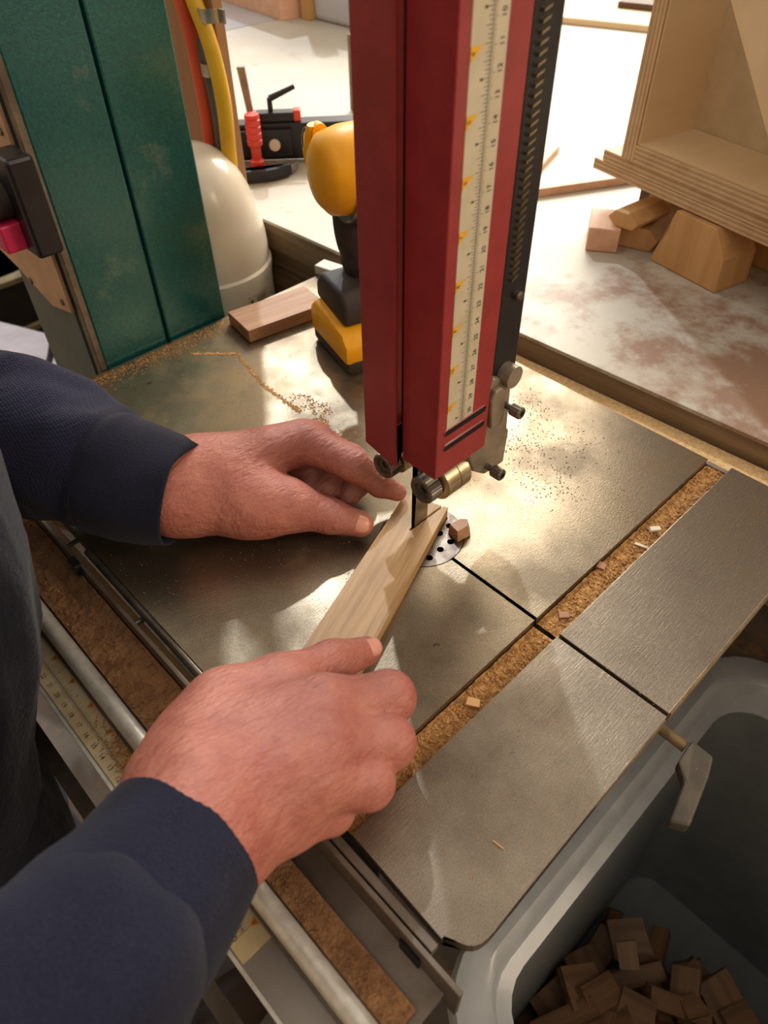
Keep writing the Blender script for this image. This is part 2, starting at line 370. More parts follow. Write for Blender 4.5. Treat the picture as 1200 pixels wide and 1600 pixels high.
bm = bmesh.new(); a = at(348/3 , 740 + 420/3, -.004); box(bm, (a.x - .006, .068, -.012), (a.x + .006, .074, -.002)); sp('rail_clip', bm, M_black, bevel=.001)
a = at(640, 1485, -.015); bm = bmesh.new(); box(bm, (a.x - .007, .0708, -.027), (a.x + .007, .0724, -.014)); sp('rail_notch', bm, M_hole, bevel=.0006)
bm = bmesh.new(); box(bm, (-.205, .0765, -.012), (-.0535, .0815, -.004)); sp('wing_front_strip', bm, M_angle, bevel=.0005)
# printed scale on the rail
x22 = at(72, 1056, -.041).x; x13 = at(177, 1198, -.041).x; cmx = (x13 - x22) / 9; x0 = x13 + 13 * cmx
bm = bmesh.new(); box(bm, (XA, .0094, -.041), (x0 + .012, .0290, -.0406))
sc = sp('rail_scale', bm, M_label2)
bm = bmesh.new(); z = -.0404; y0 = .0190
def quad(bm, x0_, y0_, x1, y1, z, mi=0):
    f = bm.faces.new([bm.verts.new(p) for p in ((x0_, y0_, z), (x1, y0_, z), (x1, y1, z), (x0_, y1, z))]); f.material_index = mi
quad(bm, XA, y0 - .00012, x0, y0 + .00012, z)
for i in range(0, 300):
    x = x0 - i * cmx / 10
    L_ = .0034 if i % 10 == 0 else .0025 if i % 5 == 0 else .0019
    quad(bm, x - .0001, y0 - L_, x + .0001, y0, z)
for i in range(0, 16 * 12):
    x = x0 - i * cmx * 2.54 / 16
    L_ = .0034 if i % 4 == 0 else .0024 if i % 2 == 0 else .0017
    quad(bm, x - .0001, y0, x + .0001, y0 + L_, z)
    if i % 16 == 8: quad(bm, x - .0004, y0 + .0034, x + .0004, y0 + .0042, z)
for i in range(0, 30):
    text_mesh(bm, str(i), .0044, Matrix.Translation((x0 - i * cmx - .0006, .0132, z)))
for i in range(0, 12):
    x = x0 - i * cmx * 2.54
    f = bm.faces.new([bm.verts.new(p) for p in ((x, y0 + .0036, z), (x + .0028, y0 + .0082, z), (x - .0028, y0 + .0082, z))]); f.material_index = 1
    text_mesh(bm, str(i), .0032, Matrix.Translation((x, y0 + .0067, z + .0001)))
o = sp('scale_print', bm, [M_ink, M_rust], sc)

# lock handle under the wing
bm = bmesh.new(); tube(bm, [(-.055, .272, -.026), (-.024, .2715, -.026)], .0036, 12); lk = sp('lock_handle', bm, M_edge, smooth='auto')
ct = (at(1090, 1178, -.026))
bm = bmesh.new()
gp = [at(1060, 1190, -.020), at(1082, 1155, -.020), at(1116, 1182, -.022), at(1108, 1215, -.026), at(1078, 1292, -.034), at(1046, 1284, -.034), at(1070, 1222, -.026)]
va = [bm.verts.new(p) for p in gp]; vb = [bm.verts.new(p - Vector((0, 0, .010))) for p in gp]; n = len(gp)
bm.faces.new(va); bm.faces.new(vb)
for i in range(n): bm.faces.new((va[i], va[(i + 1) % n], vb[(i + 1) % n], vb[i]))
sp('lock_handle_grip', bm, M_grip, lk, bevel=.0018)

# green frame column
G0, G1, GS = .2062, .3462, .2775
bm = bmesh.new(); box(bm, (-.72, G0 + .003, -.75), (-.604, GS - .0012, .62)); box(bm, (-.72, GS + .0012, -.75), (-.604, G1, .62)); box(bm, (-.72, GS - .002, -.75), (-.608, GS + .002, .62))
col = sp('frame_column', bm, M_green, bevel=.0025)
bm = bmesh.new(); box(bm, (-.61, G0 - .004, -.75), (-.6015, G0 + .0028, .62)); sp('column_edge_strip', bm, M_dsteel, bevel=.001)
bm = bmesh.new(); box(bm, (-.735, G0 - .003, -.75), (-.611, G0 + .0028, .62)); box(bm, (-.617, G0 - .005, -.75), (-.6155, G0 + .003, .62)); sp('column_side_panel', bm, M_greypaint)
bm = bmesh.new(); box(bm, (-.78, .10, FZ), (-.58, .45, -.752)); sp('saw_base', bm, M_green, bevel=.006)
# switch plate with black switch box
YP = G0 - .008
pA = aty(112, 490, YP); pB = aty(20, 390, YP)
poly = [(pA.x, pA.z), (pA.x - .001, .5), (pA.x - .11, .5), (pA.x - .11, pA.z + .045)]
q = [(aty(112, 490, YP)), (aty(82, 478, YP)), (aty(30, 420, YP)), (aty(-60, 330, YP))]
bm = bmesh.new(); prism(bm, [(q[0].x, q[0].z), (q[0].x, .5), (q[0].x - .13, .5), (q[3].x, q[3].z), (q[2].x, q[2].z), (q[1].x, q[1].z)], YP, YP + .003, lambda a, b, z: (a, z, b))
pl = sp('switch_plate', bm, M_plate, bevel=.0005)
for (a, b) in ((98, 472), (49, 438), (2, 205)):
    p = aty(a, b, YP); sp('plate_screw', lathe(bmesh.new(), [(.003, 0), (.003, -.0015), (.0015, -.002)], 10, (p.x, YP, p.z), 'y'), M_dsteel, pl)
YQ = YP - .022
a = aty(80, 420, YQ); b_ = aty(6, 262, YQ)
bm = bmesh.new(); box(bm, (a.x - .052, YQ, a.z), (a.x - .018, YP - .0005, b_.z + .005)); sp('switch_box', bm, M_black, pl, bevel=.003)
a = aty(20, 378, YQ - .01); bm = bmesh.new(); box(bm, (a.x - .020, YQ - .016, a.z - .010), (a.x - .002, YQ + .004, a.z + .012)); sp('switch_button', bm, M_pinkb, pl, bevel=.002)
a = aty(8, 330, YQ - .01); bm = bmesh.new(); lathe(bm, [(.016, 0), (.016, -.02), (.010, -.026)], 20, (a.x - .028, YQ, a.z), 'y'); sp('switch_knob', bm, M_rubber, pl, smooth='auto')

# red blade guard
ZG = .0832
gl = at(571, 692, ZG - .006); gs = at(617.7, 729, ZG - .003)
GY0, GY1, GX1 = .2485, .2960, -.2170
bm = bmesh.new(); ZT = .60
xs = gs.x
prism(bm, [(gs.x + .0006, GY0), (GX1, GY0), (GX1, GY1), (GX1 - .0025, GY1), (GX1 - .0025, GY0 + .0025), (gs.x + .0006, GY0 + .0025)], ZG, ZT)
gu = sp('blade_guard', bm, M_red, bevel=.0007)
bm = bmesh.new(); prism(bm, [(gl.x, gl.y), (gs.x - .0006, gs.y + .0003), (gs.x - .0006, gs.y + .0028), (gl.x + .0025, gl.y + .0028), (gl.x + .0025, GY1), (gl.x, GY1)], ZG - .005, ZT)
sp('blade_guard_cover', bm, M_red, bevel=.0007)
sp('guard_seam', B((gs.x - .004, GY0 + .0035, ZG + .002), (gs.x + .004, GY0 + .0045, ZT)), M_seam)
bm = bmesh.new(); box(bm, (GX1, .2562, .1185), (GX1 + .0003, .2794, .56)); 
ru = sp('guard_scale', bm, M_label, gu)
# slots in the guard: recessed dark with raised rims
for zc in (.1169, .1054):
    L0, L1 = .2565, .2900
    def stad(r_, n=8):
        return [(L1 + r_ * math.sin(t), zc + r_ * math.cos(t)) for t in [math.pi * i / n for i in range(n + 1)]] + [(L0 - r_ * math.sin(t), zc - r_ * math.cos(t)) for t in [math.pi * i / n for i in range(n + 1)]]
    bm = bmesh.new(); o_, i_ = stad(.0030), stad(.0021)
    F = lambda p, x: (x, p[0], p[1])
    n = len(o_); O = [bm.verts.new(F(p, GX1 + .0001)) for p in o_]; I = [bm.verts.new(F(p, GX1 + .0008)) for p in i_]
    for k in range(n): bm.faces.new((O[k], O[(k + 1) % n], I[(k + 1) % n], I[k]))
    sp('guard_slot_rim', bm, M_red, gu, smooth=True)
    bm = bmesh.new(); bm.faces.new([bm.verts.new(F(p, GX1 + .0003)) for p in i_]); sp('guard_slot', bm, M_hole, gu)
zz = lambda px, py: atx(px, py, GX1).z
z30, z20, z10 = zz(742, 633), zz(763, 385), zz(792, 16)
cz = (z10 - z30) / 20
zcm = lambda n_: z30 + (30 - n_) * cz - .0008
XR_ = GX1 + .0005
bm = bmesh.new()
def yq(bm, y0_, z0_, y1, z1, mi=0):
    f = bm.faces.new([bm.verts.new(p) for p in ((XR_, y0_, z0_), (XR_, y1, z0_), (XR_, y1, z1), (XR_, y0_, z1))]); f.material_index = mi
yc = .2690
yq(bm, yc - .0001, .119, yc + .0001, .55)
for i in range(0, 315):
    z = zcm(i / 10); 
    if z < .1195 or z > .55: continue
    L_ = .0036 if i % 10 == 0 else .0027 if i % 5 == 0 else .0021
    yq(bm, yc, z - .0001, yc + L_, z + .0001)
for i in range(0, 16 * 13):
    z = zcm(0) - (i / 16 * 2.54 + .72) * cz
    if z < .1195 or z > .55: continue
    L_ = .0042 if i % 4 == 0 else .0030 if i % 2 == 0 else .0022
    yq(bm, yc - L_, z - .00012, yc, z + .00012)
    if i % 16 == 8: yq(bm, yc - .0056, z - .0005, yc - .0040, z + .0005)
    if i % 16 == 0:
        f = bm.faces.new([bm.verts.new(p) for p in ((XR_, yc - .0050, z), (XR_, .2563, z + .0002), (XR_, .2563, z - .0056))]); f.material_index = 1
TX = Matrix(((0, 0, 1, 0), (0, -1, 0, 0), (1, 0, 0, 0), (0, 0, 0, 1)))
def tmx(y, z):     # lettering turned on its side, reading up the strip
    return Matrix.Translation((XR_ + .0001, y, z)) @ Matrix(((0, 0, 1, 0), (0, -1, 0, 0), (1, 0, 0, 0), (0, 0, 0, 1)))
for i in range(5, 31): text_mesh(bm, str(i), .0040, tmx(.2760, zcm(i) + .0008))
for i in range(1, 13):
    z = zcm(0) - (i * 2.54 + .72) * cz
    if z > .125: text_mesh(bm, str(i), .0034, tmx(.2580, z - .0024))
sp('scale_print', bm, [M_ink, M_yel], ru)

# rack post behind the guard
bm = bmesh.new(); box(bm, (-.243, .3035, .1140), (-.2225, .3265, ZT)); po = sp('rack_post', bm, M_black, bevel=.001)
bm = bmesh.new(); prism(bm, [(.3082, -.0010), (.3136, .0006), (.3142, .0018), (.3088, .0004)], -.2226, -.2204, lambda a, b, z: (z, a, b)); 
bmesh.ops.translate(bm, vec=SO, verts=bm.verts); tm = bpy.data.meshes.new('rack_tooth'); bmesh.ops.recalc_face_normals(bm, faces=bm.faces); bm.to_mesh(tm); bm.free(); tm.materials.append(M_brass)
for k in range(60):
    o = bpy.data.objects.new('rack_tooth', tm); S.collection.objects.link(o); o.parent = po; o.location = (0, 0, .1935 + k * .0042)
a = atx(806, 460, -.2225); sp('post_screw', lathe(bmesh.new(), [(.0030, 0), (.0030, .003), (.002, .0042)], 10, (-.2225, a.y, a.z), 'x'), M_dsteel, po)
# guide block with cap screws, bearings and knurled knobs
X0, X1 = -.2440, -.2190
pb = [atx(x, y, X1) for x, y in ((772, 590), (790, 592), (799, 606), (793, 668), (796, 672), (787, 722), (757, 742), (741, 738), (733, 716), (745, 690), (757, 680), (764, 610))]
bm = bmesh.new(); prism(bm, [(p.y, p.z) for p in pb], X0, X1, lambda a, b, z: (z, a, b)); gb = sp('guide_block', bm, M_cast, bevel=.0018)
pb2 = [atx(x, y, X1 + .004) for x, y in ((776, 612), (786, 605), (792, 612), (786, 662), (768, 672), (769, 630))]
bm = bmesh.new(); prism(bm, [(p.y, p.z) for p in pb2], X1, X1 + .004, lambda a, b, z: (z, a, b)); sp('guide_boss', bm, M_cast, gb, bevel=.0012)
for (px, py) in ((792, 634), (763, 730)):
    p = atx(px, py, X1 + .002); 
    bm = bmesh.new(); lathe(bm, [(.0022, -.004), (.0022, .004), (.0040, .0041), (.0044, .0048), (.0044, .0112), (.0038, .0122), (.0022, .0123), (.0020, .0090)], 24, (p.x, p.y, p.z), 'x', .05); sp('cap_screw', bm, M_dsteel, gb)
p = atx(795, 585, -.219); sp('guide_collar', tube(bmesh.new(), [(-.235, p.y, p.z), (-.214, p.y, p.z)], .0075, 20), M_cast, gb, smooth='auto')
def knob(px, py, YN, rk, rb, ln, lb):
    p = aty(px, py, YN)
    bm = bmesh.new(); lathe(bm, [(.0035, ln * .5), (.0036, .0035), (rk * .58, .0030), (rk * .62, .0005), (rk * .90, 0), (rk, .001), (rk, ln - .001), (rk * .9, ln)], 60, (p.x, YN, p.z), 'y', .05)
    kn = sp('guide_knob', bm, M_dsteel)
    bm = bmesh.new(); lathe(bm, [(.004, .0), (rb * .8, 0), (rb, .0015), (rb, lb * .52), (rb * .96, lb * .54), (rb * .96, lb * .56), (rb, lb * .58), (rb, lb - .001), (rb * .92, lb)], 40, (p.x, YN + ln + .0005, p.z), 'y')
    sp('guide_bearing', bm, M_brass, smooth='auto')
    return p
knob(657, 768, .2500, .0100, .0134, .0115, .024)
knob(597, 730, .2520, .0096, .0112, .011, .014)
bm = bmesh.new(); box(bm, (-.290, .284, .072), (-.222, .2955, .079)); sp('guide_arm', bm, M_cast, bevel=.001)
# the blade, toothed edge towards the board
bm = bmesh.new(); xb = -.2461; yf, yk = .2590, .2748; pts = [(yk, -.03), (yk, .40)]
nz_ = 110
for k in range(nz_):
    z1 = .40 - .43 * k / nz_; z2 = .40 - .43 * (k + .75) / nz_
    pts += [(yf + .0012, z1), (yf, z2)]
prism(bm, pts, xb - .0004, xb + .0004, lambda a, b, z: (z, a, b)); sp('saw_blade', bm, M_steel)

# ---------------------------------------------------------------- board being cut, with its kerf
wl, wr = at(633, 772, .010), at(700, 793, .010)
wd = at(550, 1068, .010); d = (wd - wr).normalized(); le = wd + d * .022; nrm = Vector((-d.y, d.x, 0)); 
wth = (wl - wr).length; ll = Vector((at(468, 1020, .010).x, at(468, 1020, .010).y, 0)); dl = (Vector((ll.x, ll.y, 0)) - Vector((wl.x, wl.y, 0))).normalized()
le2 = Vector((wl.x, wl.y, 0)) + dl * ((le - wr).length)
def on(a, b, x): t = (x - a.x) / (b.x - a.x); return (x, a.y + t * (b.y - a.y))
k0, k1 = on(wl, wr, xb - .0007), on(wl, wr, xb + .0007)
bc = Vector((-.225, .2, 0))
rr = lambda p: (p[0] - bc.x, p[1] - bc.y)
bm = bmesh.new()
prism(bm, [rr(p) for p in ((wl.x, wl.y), k0, (k0[0], yf - .002), (k1[0], yf - .002), k1, (wr.x, wr.y), (le.x, le.y), (le2.x, le2.y))], .0004, .010)
ang = math.atan2(d.y, d.x) + math.pi / 2
bmesh.ops.rotate(bm, verts=bm.verts, cent=(0, 0, 0), matrix=Matrix.Rotation(-ang, 3, 'Z'))
wp = obj('wooden_board', bm, M_board, bevel=.0003); wp.location = (bc.x, bc.y, 0); wp.rotation_euler = (0, 0, ang)
tag(wp, 'long pale oak board held by both hands and being cut by the blade', 'board')

# offcut by the insert
p = at(718, 838, .0)
bm = bmesh.new(); prism(bm, [(-.006, -.006), (.0055, -.008), (.0075, .004), (.001, .010), (-.004, .006)], .0004, .009)
for v in bm.verts:
    if v.co.z > .005: v.co.x *= .75; v.co.y *= .8; v.co.x -= .001
o = obj('wood_offcut', bm, M_walnut, bevel=.0002); o.location = (p.x - .002, p.y + .002, .0004); tag(o, 'tiny broken brown offcut lying at the rim of the round table insert', 'wood offcut')

# ---------------------------------------------------------------- sawdust
rnd = random.Random(4)
def heap(name, x0, x1, y0, y1, zf, nx, ny, m, label, amp=.0012, flakes=300, fs=.0016, parent=None, cat='sawdust'):
    bm = bmesh.new(); V = []
    for i in range(nx + 1):
        row = []
        for j in range(ny + 1):
            x = x0 + (x1 - x0) * i / nx; y = y0 + (y1 - y0) * j / ny
            z = zf(x, y) + amp * (noise.noise(Vector((x * 180, y * 180, 1))) + .6 * noise.noise(Vector((x * 500, y * 500, 7))))
            row.append(bm.verts.new((x, y, z)))
        V.append(row)
    for i in range(nx):
        for j in range(ny): bm.faces.new((V[i][j], V[i + 1][j], V[i + 1][j + 1], V[i][j + 1]))
    for k in range(flakes):
        x = rnd.uniform(x0 + fs, x1 - fs); y = rnd.uniform(y0 + fs * .6, y1 - fs * .6); z = zf(x, y) + amp * .6
        s = fs * rnd.uniform(.4, 1.2); M = Matrix.Translation((x, y, z)) @ Euler((rnd.uniform(-.6, .6), rnd.uniform(-.6, .6), rnd.uniform(0, 6))).to_matrix().to_4x4()
        box(bm, (-s * .5, -s * .25, -s * .08), (s * .5, s * .25, s * .08), M=M)
    o = obj(name, bm, m); tag(o, label, cat, kind='stuff'); return o
heap('sawdust', XS0 + .0006, XS1 - .0006, YF + .001, YC - .0016, lambda x, y: -.0062, 14, 130, M_dust, 'brown sawdust packed in the near half of the miter slot', flakes=900, fs=.0022)
heap('sawdust', XS0 + .0006, XS1 - .0006, YC + .0016, YB - .001, lambda x, y: -.0058, 14, 160, M_dust, 'brown sawdust packed in the far half of the miter slot', flakes=1000, fs=.0022)
heap('sawdust', -.655, -.25, .0425, .0718, lambda x, y: -.0285 + (y - .0425) * .42 + .002 * noise.noise(Vector((x * 40, y * 60, 0))), 200, 20, M_dustd, 'thick brown sawdust lying in the fence rail tray beside the dark shirt', amp=.0015, flakes=900, fs=.002)
heap('sawdust', -.20, -.045, .0425, .058 , lambda x, y: -.0318 + (y - .0425) * .35, 100, 14, M_dustd, 'dark brown sawdust strip in the fence rail tray near its open end', amp=.0008, flakes=500, fs=.0016)
# loose dust strewn over the table and the scale
def strew(name, label, n_, fn, m, s0=.0006, s1=.0014, th=.15):
    bm = bmesh.new()
    for k in range(n_):
        p = fn(); s = rnd.uniform(s0, s1)
        M = Matrix.Translation(p) @ Euler((rnd.uniform(-.2, .2), rnd.uniform(-.2, .2), rnd.uniform(0, 6))).to_matrix().to_4x4()
        box(bm, (-s * .5, -s * .3, 0), (s * .5, s * .3, s * th), M=M)
    o = obj(name, bm, m); tag(o, label, 'sawdust', kind='stuff'); return o
def gl_(ax, ay, bx, by, sx, z=.0002):
    t = rnd.random(); 
    return (ax + (bx - ax) * t + rnd.gauss(0, sx), ay + (by - ay) * t + rnd.gauss(0, sx), z)
pa, pb_, pc, pd = at(300, 553), at(370, 553), at(415, 605), at(470, 645)
def trail():
    a, b = rnd.choice([(pa, pb_), (pb_, pc), (pc, pd)]); return gl_(a.x, a.y, b.x, b.y, .0011)
strew('sawdust', 'thin line of orange sawdust trailing across the table behind the left hand', 700, trail, M_dust, .0005, .0016)
def swirl():
    c = rnd.choice([(500, 640, .006), (470, 628, .008), (545, 680, .006), (500, 662, .005)]); p = at(c[0], c[1]); t = rnd.uniform(0, 6.28)
    return (p.x + c[2] * math.cos(t) * 1.4 + rnd.gauss(0, .003), p.y + c[2] * math.sin(t) + rnd.gauss(0, .002), .0002)
strew('sawdust', 'orange sawdust swirls beside the red blade guard foot', 500, swirl, M_dust, .0005, .0016)
def edge_():
    y = rnd.uniform(.12, .36); return (XL + .004 + abs(rnd.gauss(0, .011)), y, .0002)
strew('sawdust', 'golden sawdust along the table edge below the green column', 2600, edge_, M_dust, .0005, .0013)
def spread():
    return (rnd.uniform(-.58, -.15), rnd.uniform(.09, .47), .0001)
strew('sawdust', 'fine pale dust specks spread over the left part of the table', 2600, spread, M_dust, .0003, .0007)
def onscale():
    return (rnd.gauss(-.245, .02), min(.0290, max(.0098, rnd.gauss(.025, .004))), -.0402)
strew('sawdust', 'pale sawdust clump on the printed rail scale by the right wrist', 2200, onscale, M_dust, .0006, .0014, .5)
def wings(): return (rnd.uniform(XS1, XR), rnd.uniform(.11, .48), .0002)
strew('sawdust', 'sparse dust specks on the table beyond the miter slot', 500, wings, M_dust, .0003, .0008)
M_grime = mat('grime', lin(70, 56, 42), rough=.9)
def grime():
    c = rnd.choice([(800, 700, .016), (860, 760, .013), (820, 640, .014), (880, 700, .020), (760, 690, .010)]); p = at(c[0], c[1]); return (p.x + rnd.gauss(0, c[2]), p.y + rnd.gauss(0, c[2]), .0001)
o = strew('grime_specks', 'dark grime specks scattered on the bright table beyond the blade', 900, grime, M_grime, .0004, .0013, .08)
# chips lying in and near the slot
def chip(px, py, z, sx, sy, sz, rz, m, label, tilt=.1):
    p = at(px, py, z); bm = bmesh.new(); prism(bm, [(-sx, -sy), (sx, -sy * .8), (sx * .85, sy), (-sx * .9, sy * .9)], 0, sz)
    for v in bm.verts:
        if v.co.z > 0: v.co.x += sz * .2
    o = obj('wood_chip', bm, m, bevel=.0001); o.location = p; o.rotation_euler = (tilt, tilt * .5, rz); tag(o, label, 'wood chip'); return o
chip(737, 1100, -.0052, .0042, .0028, .0035, .5, M_pine, 'square pale wood chip lying in the near half of the slot')
chip(1022, 828, -.003, .0042, .0020, .0022, .9, M_white, 'white curled chip at the slot edge')
chip(1002, 853, -.0045, .0050, .0012, .0008, .3, M_white, 'thin white splinter below the white curled chip')
chip(938, 886, -.005, .0030, .0030, .0026, .2, M_walnut, 'brown curled chip midway along the far half of the slot')
chip(880, 962, -.005, .0036, .0026, .0016, .8, M_walnut, 'flat brown chip in the slot by the saw slit')
chip(778, 1320, .0003, .0035, .0004, .0004, .1, M_pine, 'straw coloured splinter lying on the near table wing', .0)

BT = .015; BRZ = .0423
# ---------------------------------------------------------------- plywood ledge and workbench behind the table
lg = obj('plywood_ledge', prism(bmesh.new(), [(-.60, .4965), (.25, .4985), (.25, .5385), (-.60, .5025)], -.030, -.0085), M_dustl, bevel=.0005)
tag(lg, 'narrow plywood ledge covered in golden dust between saw table and bench', 'ledge')
bench = empty('workbench', 'large white topped workbench behind the saw, stained brown near its edge', 'workbench', (-.4, 1.3, FZ))
bo = Vector((.4, -1.3, -FZ))
def bp(name, bm, m, **k):
    for v in bm.verts: v.co.y += .0085 + BRZ * v.co.x * (1 if v.co.y < .7 else 0); v.co.z += BT if v.co.z > FZ + .01 else 0
    bmesh.ops.translate(bm, vec=bo, verts=bm.verts); return obj(name, bm, m, bench, **k)
bp('bench_top', B((-1.553, .5205, -.004), (1.0, 2.6, .0)), M_bench, bevel=.0006)
bp('bench_top_panel', B((-3.0, .9, -.004), (-1.559, 2.6, .0)), M_bench2, bevel=.0006)
bm = bmesh.new(); prism(bm, [(-1.55, .5215), (1.0, .5215), (1.0, .545), (-1.55, .545)], -.036, -.0045); bp('bench_edge_board', bm, M_beam)
for k, (dz, h) in enumerate(((-.060, .023), (-.092, .031), (-.118, .025))):
    bp('bench_edge_board', B((-1.55, .527 + .004 * k, dz), (1.0, .545, dz + h)), M_beam, bevel=.0006)
bp('bench_frame', B((-1.5, .56, -.2), (.95, 2.5, -.005)), M_beam)
for x in (-1.45, .85):
    for y in (.6, 2.4): bp('leg', B((x, y, FZ), (x + .09, y + .09, -.2)), M_beam)
M_seamf = M_seam
# far things on the bench
def simple(name, bm, m, loc, rz, label, cat, bevel=.001, **k):
    o = obj(name, bm, m, bevel=bevel); o.location = loc; o.rotation_euler = (0, 0, rz); tag(o, label, cat, **k); return o
a = at(440, 33, BT)
simple('wooden_box', B((-.42, 0, 0), (0, .22, .16)), M_pink, (a.x + .0, a.y, BT + .0005), -.12, 'peach coloured wooden box at the far left of the bench with two dark nail heads', 'box')
simple('wooden_box', B((-.16, 0, 0), (0, .2, .14)), M_pink, (a.x - .45, a.y - .06, BT + .0005), -.05, 'peach block left of the nailed box, behind the wood post', 'box')
o = bpy.data.objects['wooden_box']
for (px, py) in ((382, 7), (424, 14)):
    p = aty(px, py, a.y - .003); 
simple('wooden_strip', B((0, 0, 0), (.03, .04, .3)), M_amber, (at(455, 33, BT).x, at(455, 33, BT).y + .03, BT + .0005), -.1, 'upright golden wood strip between peach box and white case', 'wood strip')
simple('white_case', B((0, 0, 0), (.26, .3, .22)), M_bench2, (at(475, 32, BT).x + .01, at(475, 32, BT).y + .02, BT + .0005), -.02, 'white plastic case standing on the bench behind the red guard', 'case', bevel=.01)
simple('wooden_stake', B((0, 0, 0), (.02, .02, .105)), M_beam, (at(547, 172, BT).x, at(547, 172, BT).y, BT + .0005), 0, 'slim upright wooden stick just behind the red guard and drill', 'wood strip')
a = at(885, 38, BT); b = at(1018, 52, BT); rz = math.atan2(b.y - a.y, b.x - a.x)
simple('plywood_sheet', B((-.45, 0, 0), (.75, .6, .012)), M_plyf, (a.x, a.y, BT + .0005), rz, 'plywood sheet lying flat at the far end of the bench', 'plywood sheet')
a = at(964, 12, BT + .013)
simple('walnut_offcut', B((0, 0, 0), (.085, .05, .012)), M_dark, (a.x, a.y, BT + .013), rz - .05, 'dark brown offcut lying on the far plywood sheet', 'wood offcut')
a = at(1003, 9, BT + .013)
simple('walnut_offcut', B((0, 0, 0), (.11, .05, .014)), M_dark, (a.x+.01, a.y+.012, BT + .013), rz + .05, 'second dark offcut right of the first on the far plywood sheet', 'wood offcut')
a = at(845, 308, BT); b = at(970, 290, BT); rz = math.atan2(b.y - a.y, b.x - a.x)
simple('wooden_strip', B((-.12, 0, 0), (.14, .007, .010)), M_pink, (a.x, a.y, BT + .0005), rz, 'long thin pinkish strip lying on the bench left of the plywood box', 'wood strip', bevel=.0003)
a = at(866, 236, BT); b = at(853, 250, BT); rz = math.atan2(b.y - a.y, b.x - a.x)
simple('wooden_strip', B((-.0, 0, 0), (.09, .007, .008)), M_pink, (a.x, a.y, BT + .0005), rz, 'short pinkish strip half hidden by the black rack post', 'wood strip', bevel=.0003)
# chunks carrying the plywood box
def chunk(px, py, sx, sy, sz, rz, m, label, z=.0005, poly=None, top=1.0):
    z += BT; p = at(px, py, z); bm = bmesh.new()
    if poly: prism(bm, poly, 0, sy, lambda a, b, q: (a, q, b))
    else: box(bm, (0, 0, 0), (sx, sy, sz))
    o = obj('wood_block', bm, m, bevel=.0012); o.location = (p.x, p.y, z); o.rotation_euler = (0, 0, rz)
    tag(o, label, 'wood block'); return o
chunk(914, 391, .034, .055, .026, .55, M_pink, 'small pink wood block, leftmost of the blocks under the plywood box')
chunk(960, 382, .050, .10, .022, .25, M_amber, 'tan chamfered block beside the pink block', poly=[(0, .0), (.040, 0), (.046, .012), (.034, .024), (.006, .024), (0, .016)])
chunk(952, 350, .034, .06, .018, -.1, M_amber, 'pale block lying on top of the pink and tan blocks', z=.0265, poly=[(-.004, .008), (.008, .0), (.030, .002), (.036, .010), (.022, .018), (.004, .017)])
chunk(995, 322, .06, .05, .052, .1, M_dark, 'dark block standing in shade under the left end of the plywood panel', z=.001)
chunk(1014, 405, .08, .05, .06, -.22, M_amber, 'flared amber block under the middle of the plywood panel', poly=[(0, 0), (.090, 0), (.088, .034), (.070, .060), (.018, .060), (.016, .036)])
chunk(1152, 402, .07, .05, .06, -.25, M_amber, 'amber block under the plywood panel at the right picture edge', poly=[(0, 0), (.07, 0), (.065, .058), (.002, .058)])
# plywood panel and box
BZ = BT + .062; th = -.22
c0 = at(926, 262, BZ)
simple('plywood_slab', B((0, 0, 0), (.60, .34, .0115)), [M_plyz], (c0.x, c0.y, BZ), th, 'lower plywood panel resting on the wood blocks', 'plywood panel', bevel=.0006)
c1 = at(941, 250, BZ + .012)
simple('plywood_slab', B((0, 0, 0), (.58, .33, .0115)), [M_plyz], (c1.x, c1.y, BZ + .012), th, 'upper plywood panel with dark chipped corner, under the open box', 'plywood panel', bevel=.0006)
c2 = at(970, 245, BZ + .0245)
bx = empty('plywood_box', 'open plywood box standing on edge on the stacked panels at upper right', 'box', (c2.x, c2.y, BZ + .0245), th)
W, D, H, T = .42, .085, .46, .017
obj('side_panel', B((0, 0, 0), (T, D, H)), M_plyx, bx, bevel=.0005)
obj('side_panel', B((W - T, 0, 0), (W, D, H)), M_plyx, bx, bevel=.0005)
obj('bottom_panel', B((T, 0, 0), (W - T, D, T)), M_plyz, bx, bevel=.0005)
obj('top_panel', B((T, 0, H - T), (W - T, D, H)), M_plyz, bx, bevel=.0005)
obj('inner_lining', B((T, .002, T), (T + .002, D - .001, H - T)), M_plyf, bx)
obj('inner_lining', B((T + .002, .002, T), (W - T, D - .001, T + .0015)), M_plyf, bx)
obj('back_panel', B((T, D, 0), (W - T, D + .006, H)), M_back, bx)
bm = bmesh.new()
nb = Vector((math.sin(th), -math.cos(th), 0)); ub = Vector((math.cos(th), math.sin(th), 0))
def onbox(px, py):                       # picture point on the open front of the box
    d = ray(px, py); t = (c2 - CAM).dot(nb) / d.dot(nb); p = CAM + d * t - c2; return (p.dot(ub), p.z)
prism(bm, [onbox(1146, -40), onbox(1310, -40), onbox(1310, 320), onbox(1243, 320)], -.012, -.001, lambda a, b, z: (a, z, b)); obj('diagonal_brace', bm, M_plyf, bx, bevel=.0006)
for (x, z) in ((.14, .075), (.195, .070)):
    obj('nail_mark', B((x, D - .0012, z), (x + .0022, D - .0002, z + .012)), M_dark, bx)

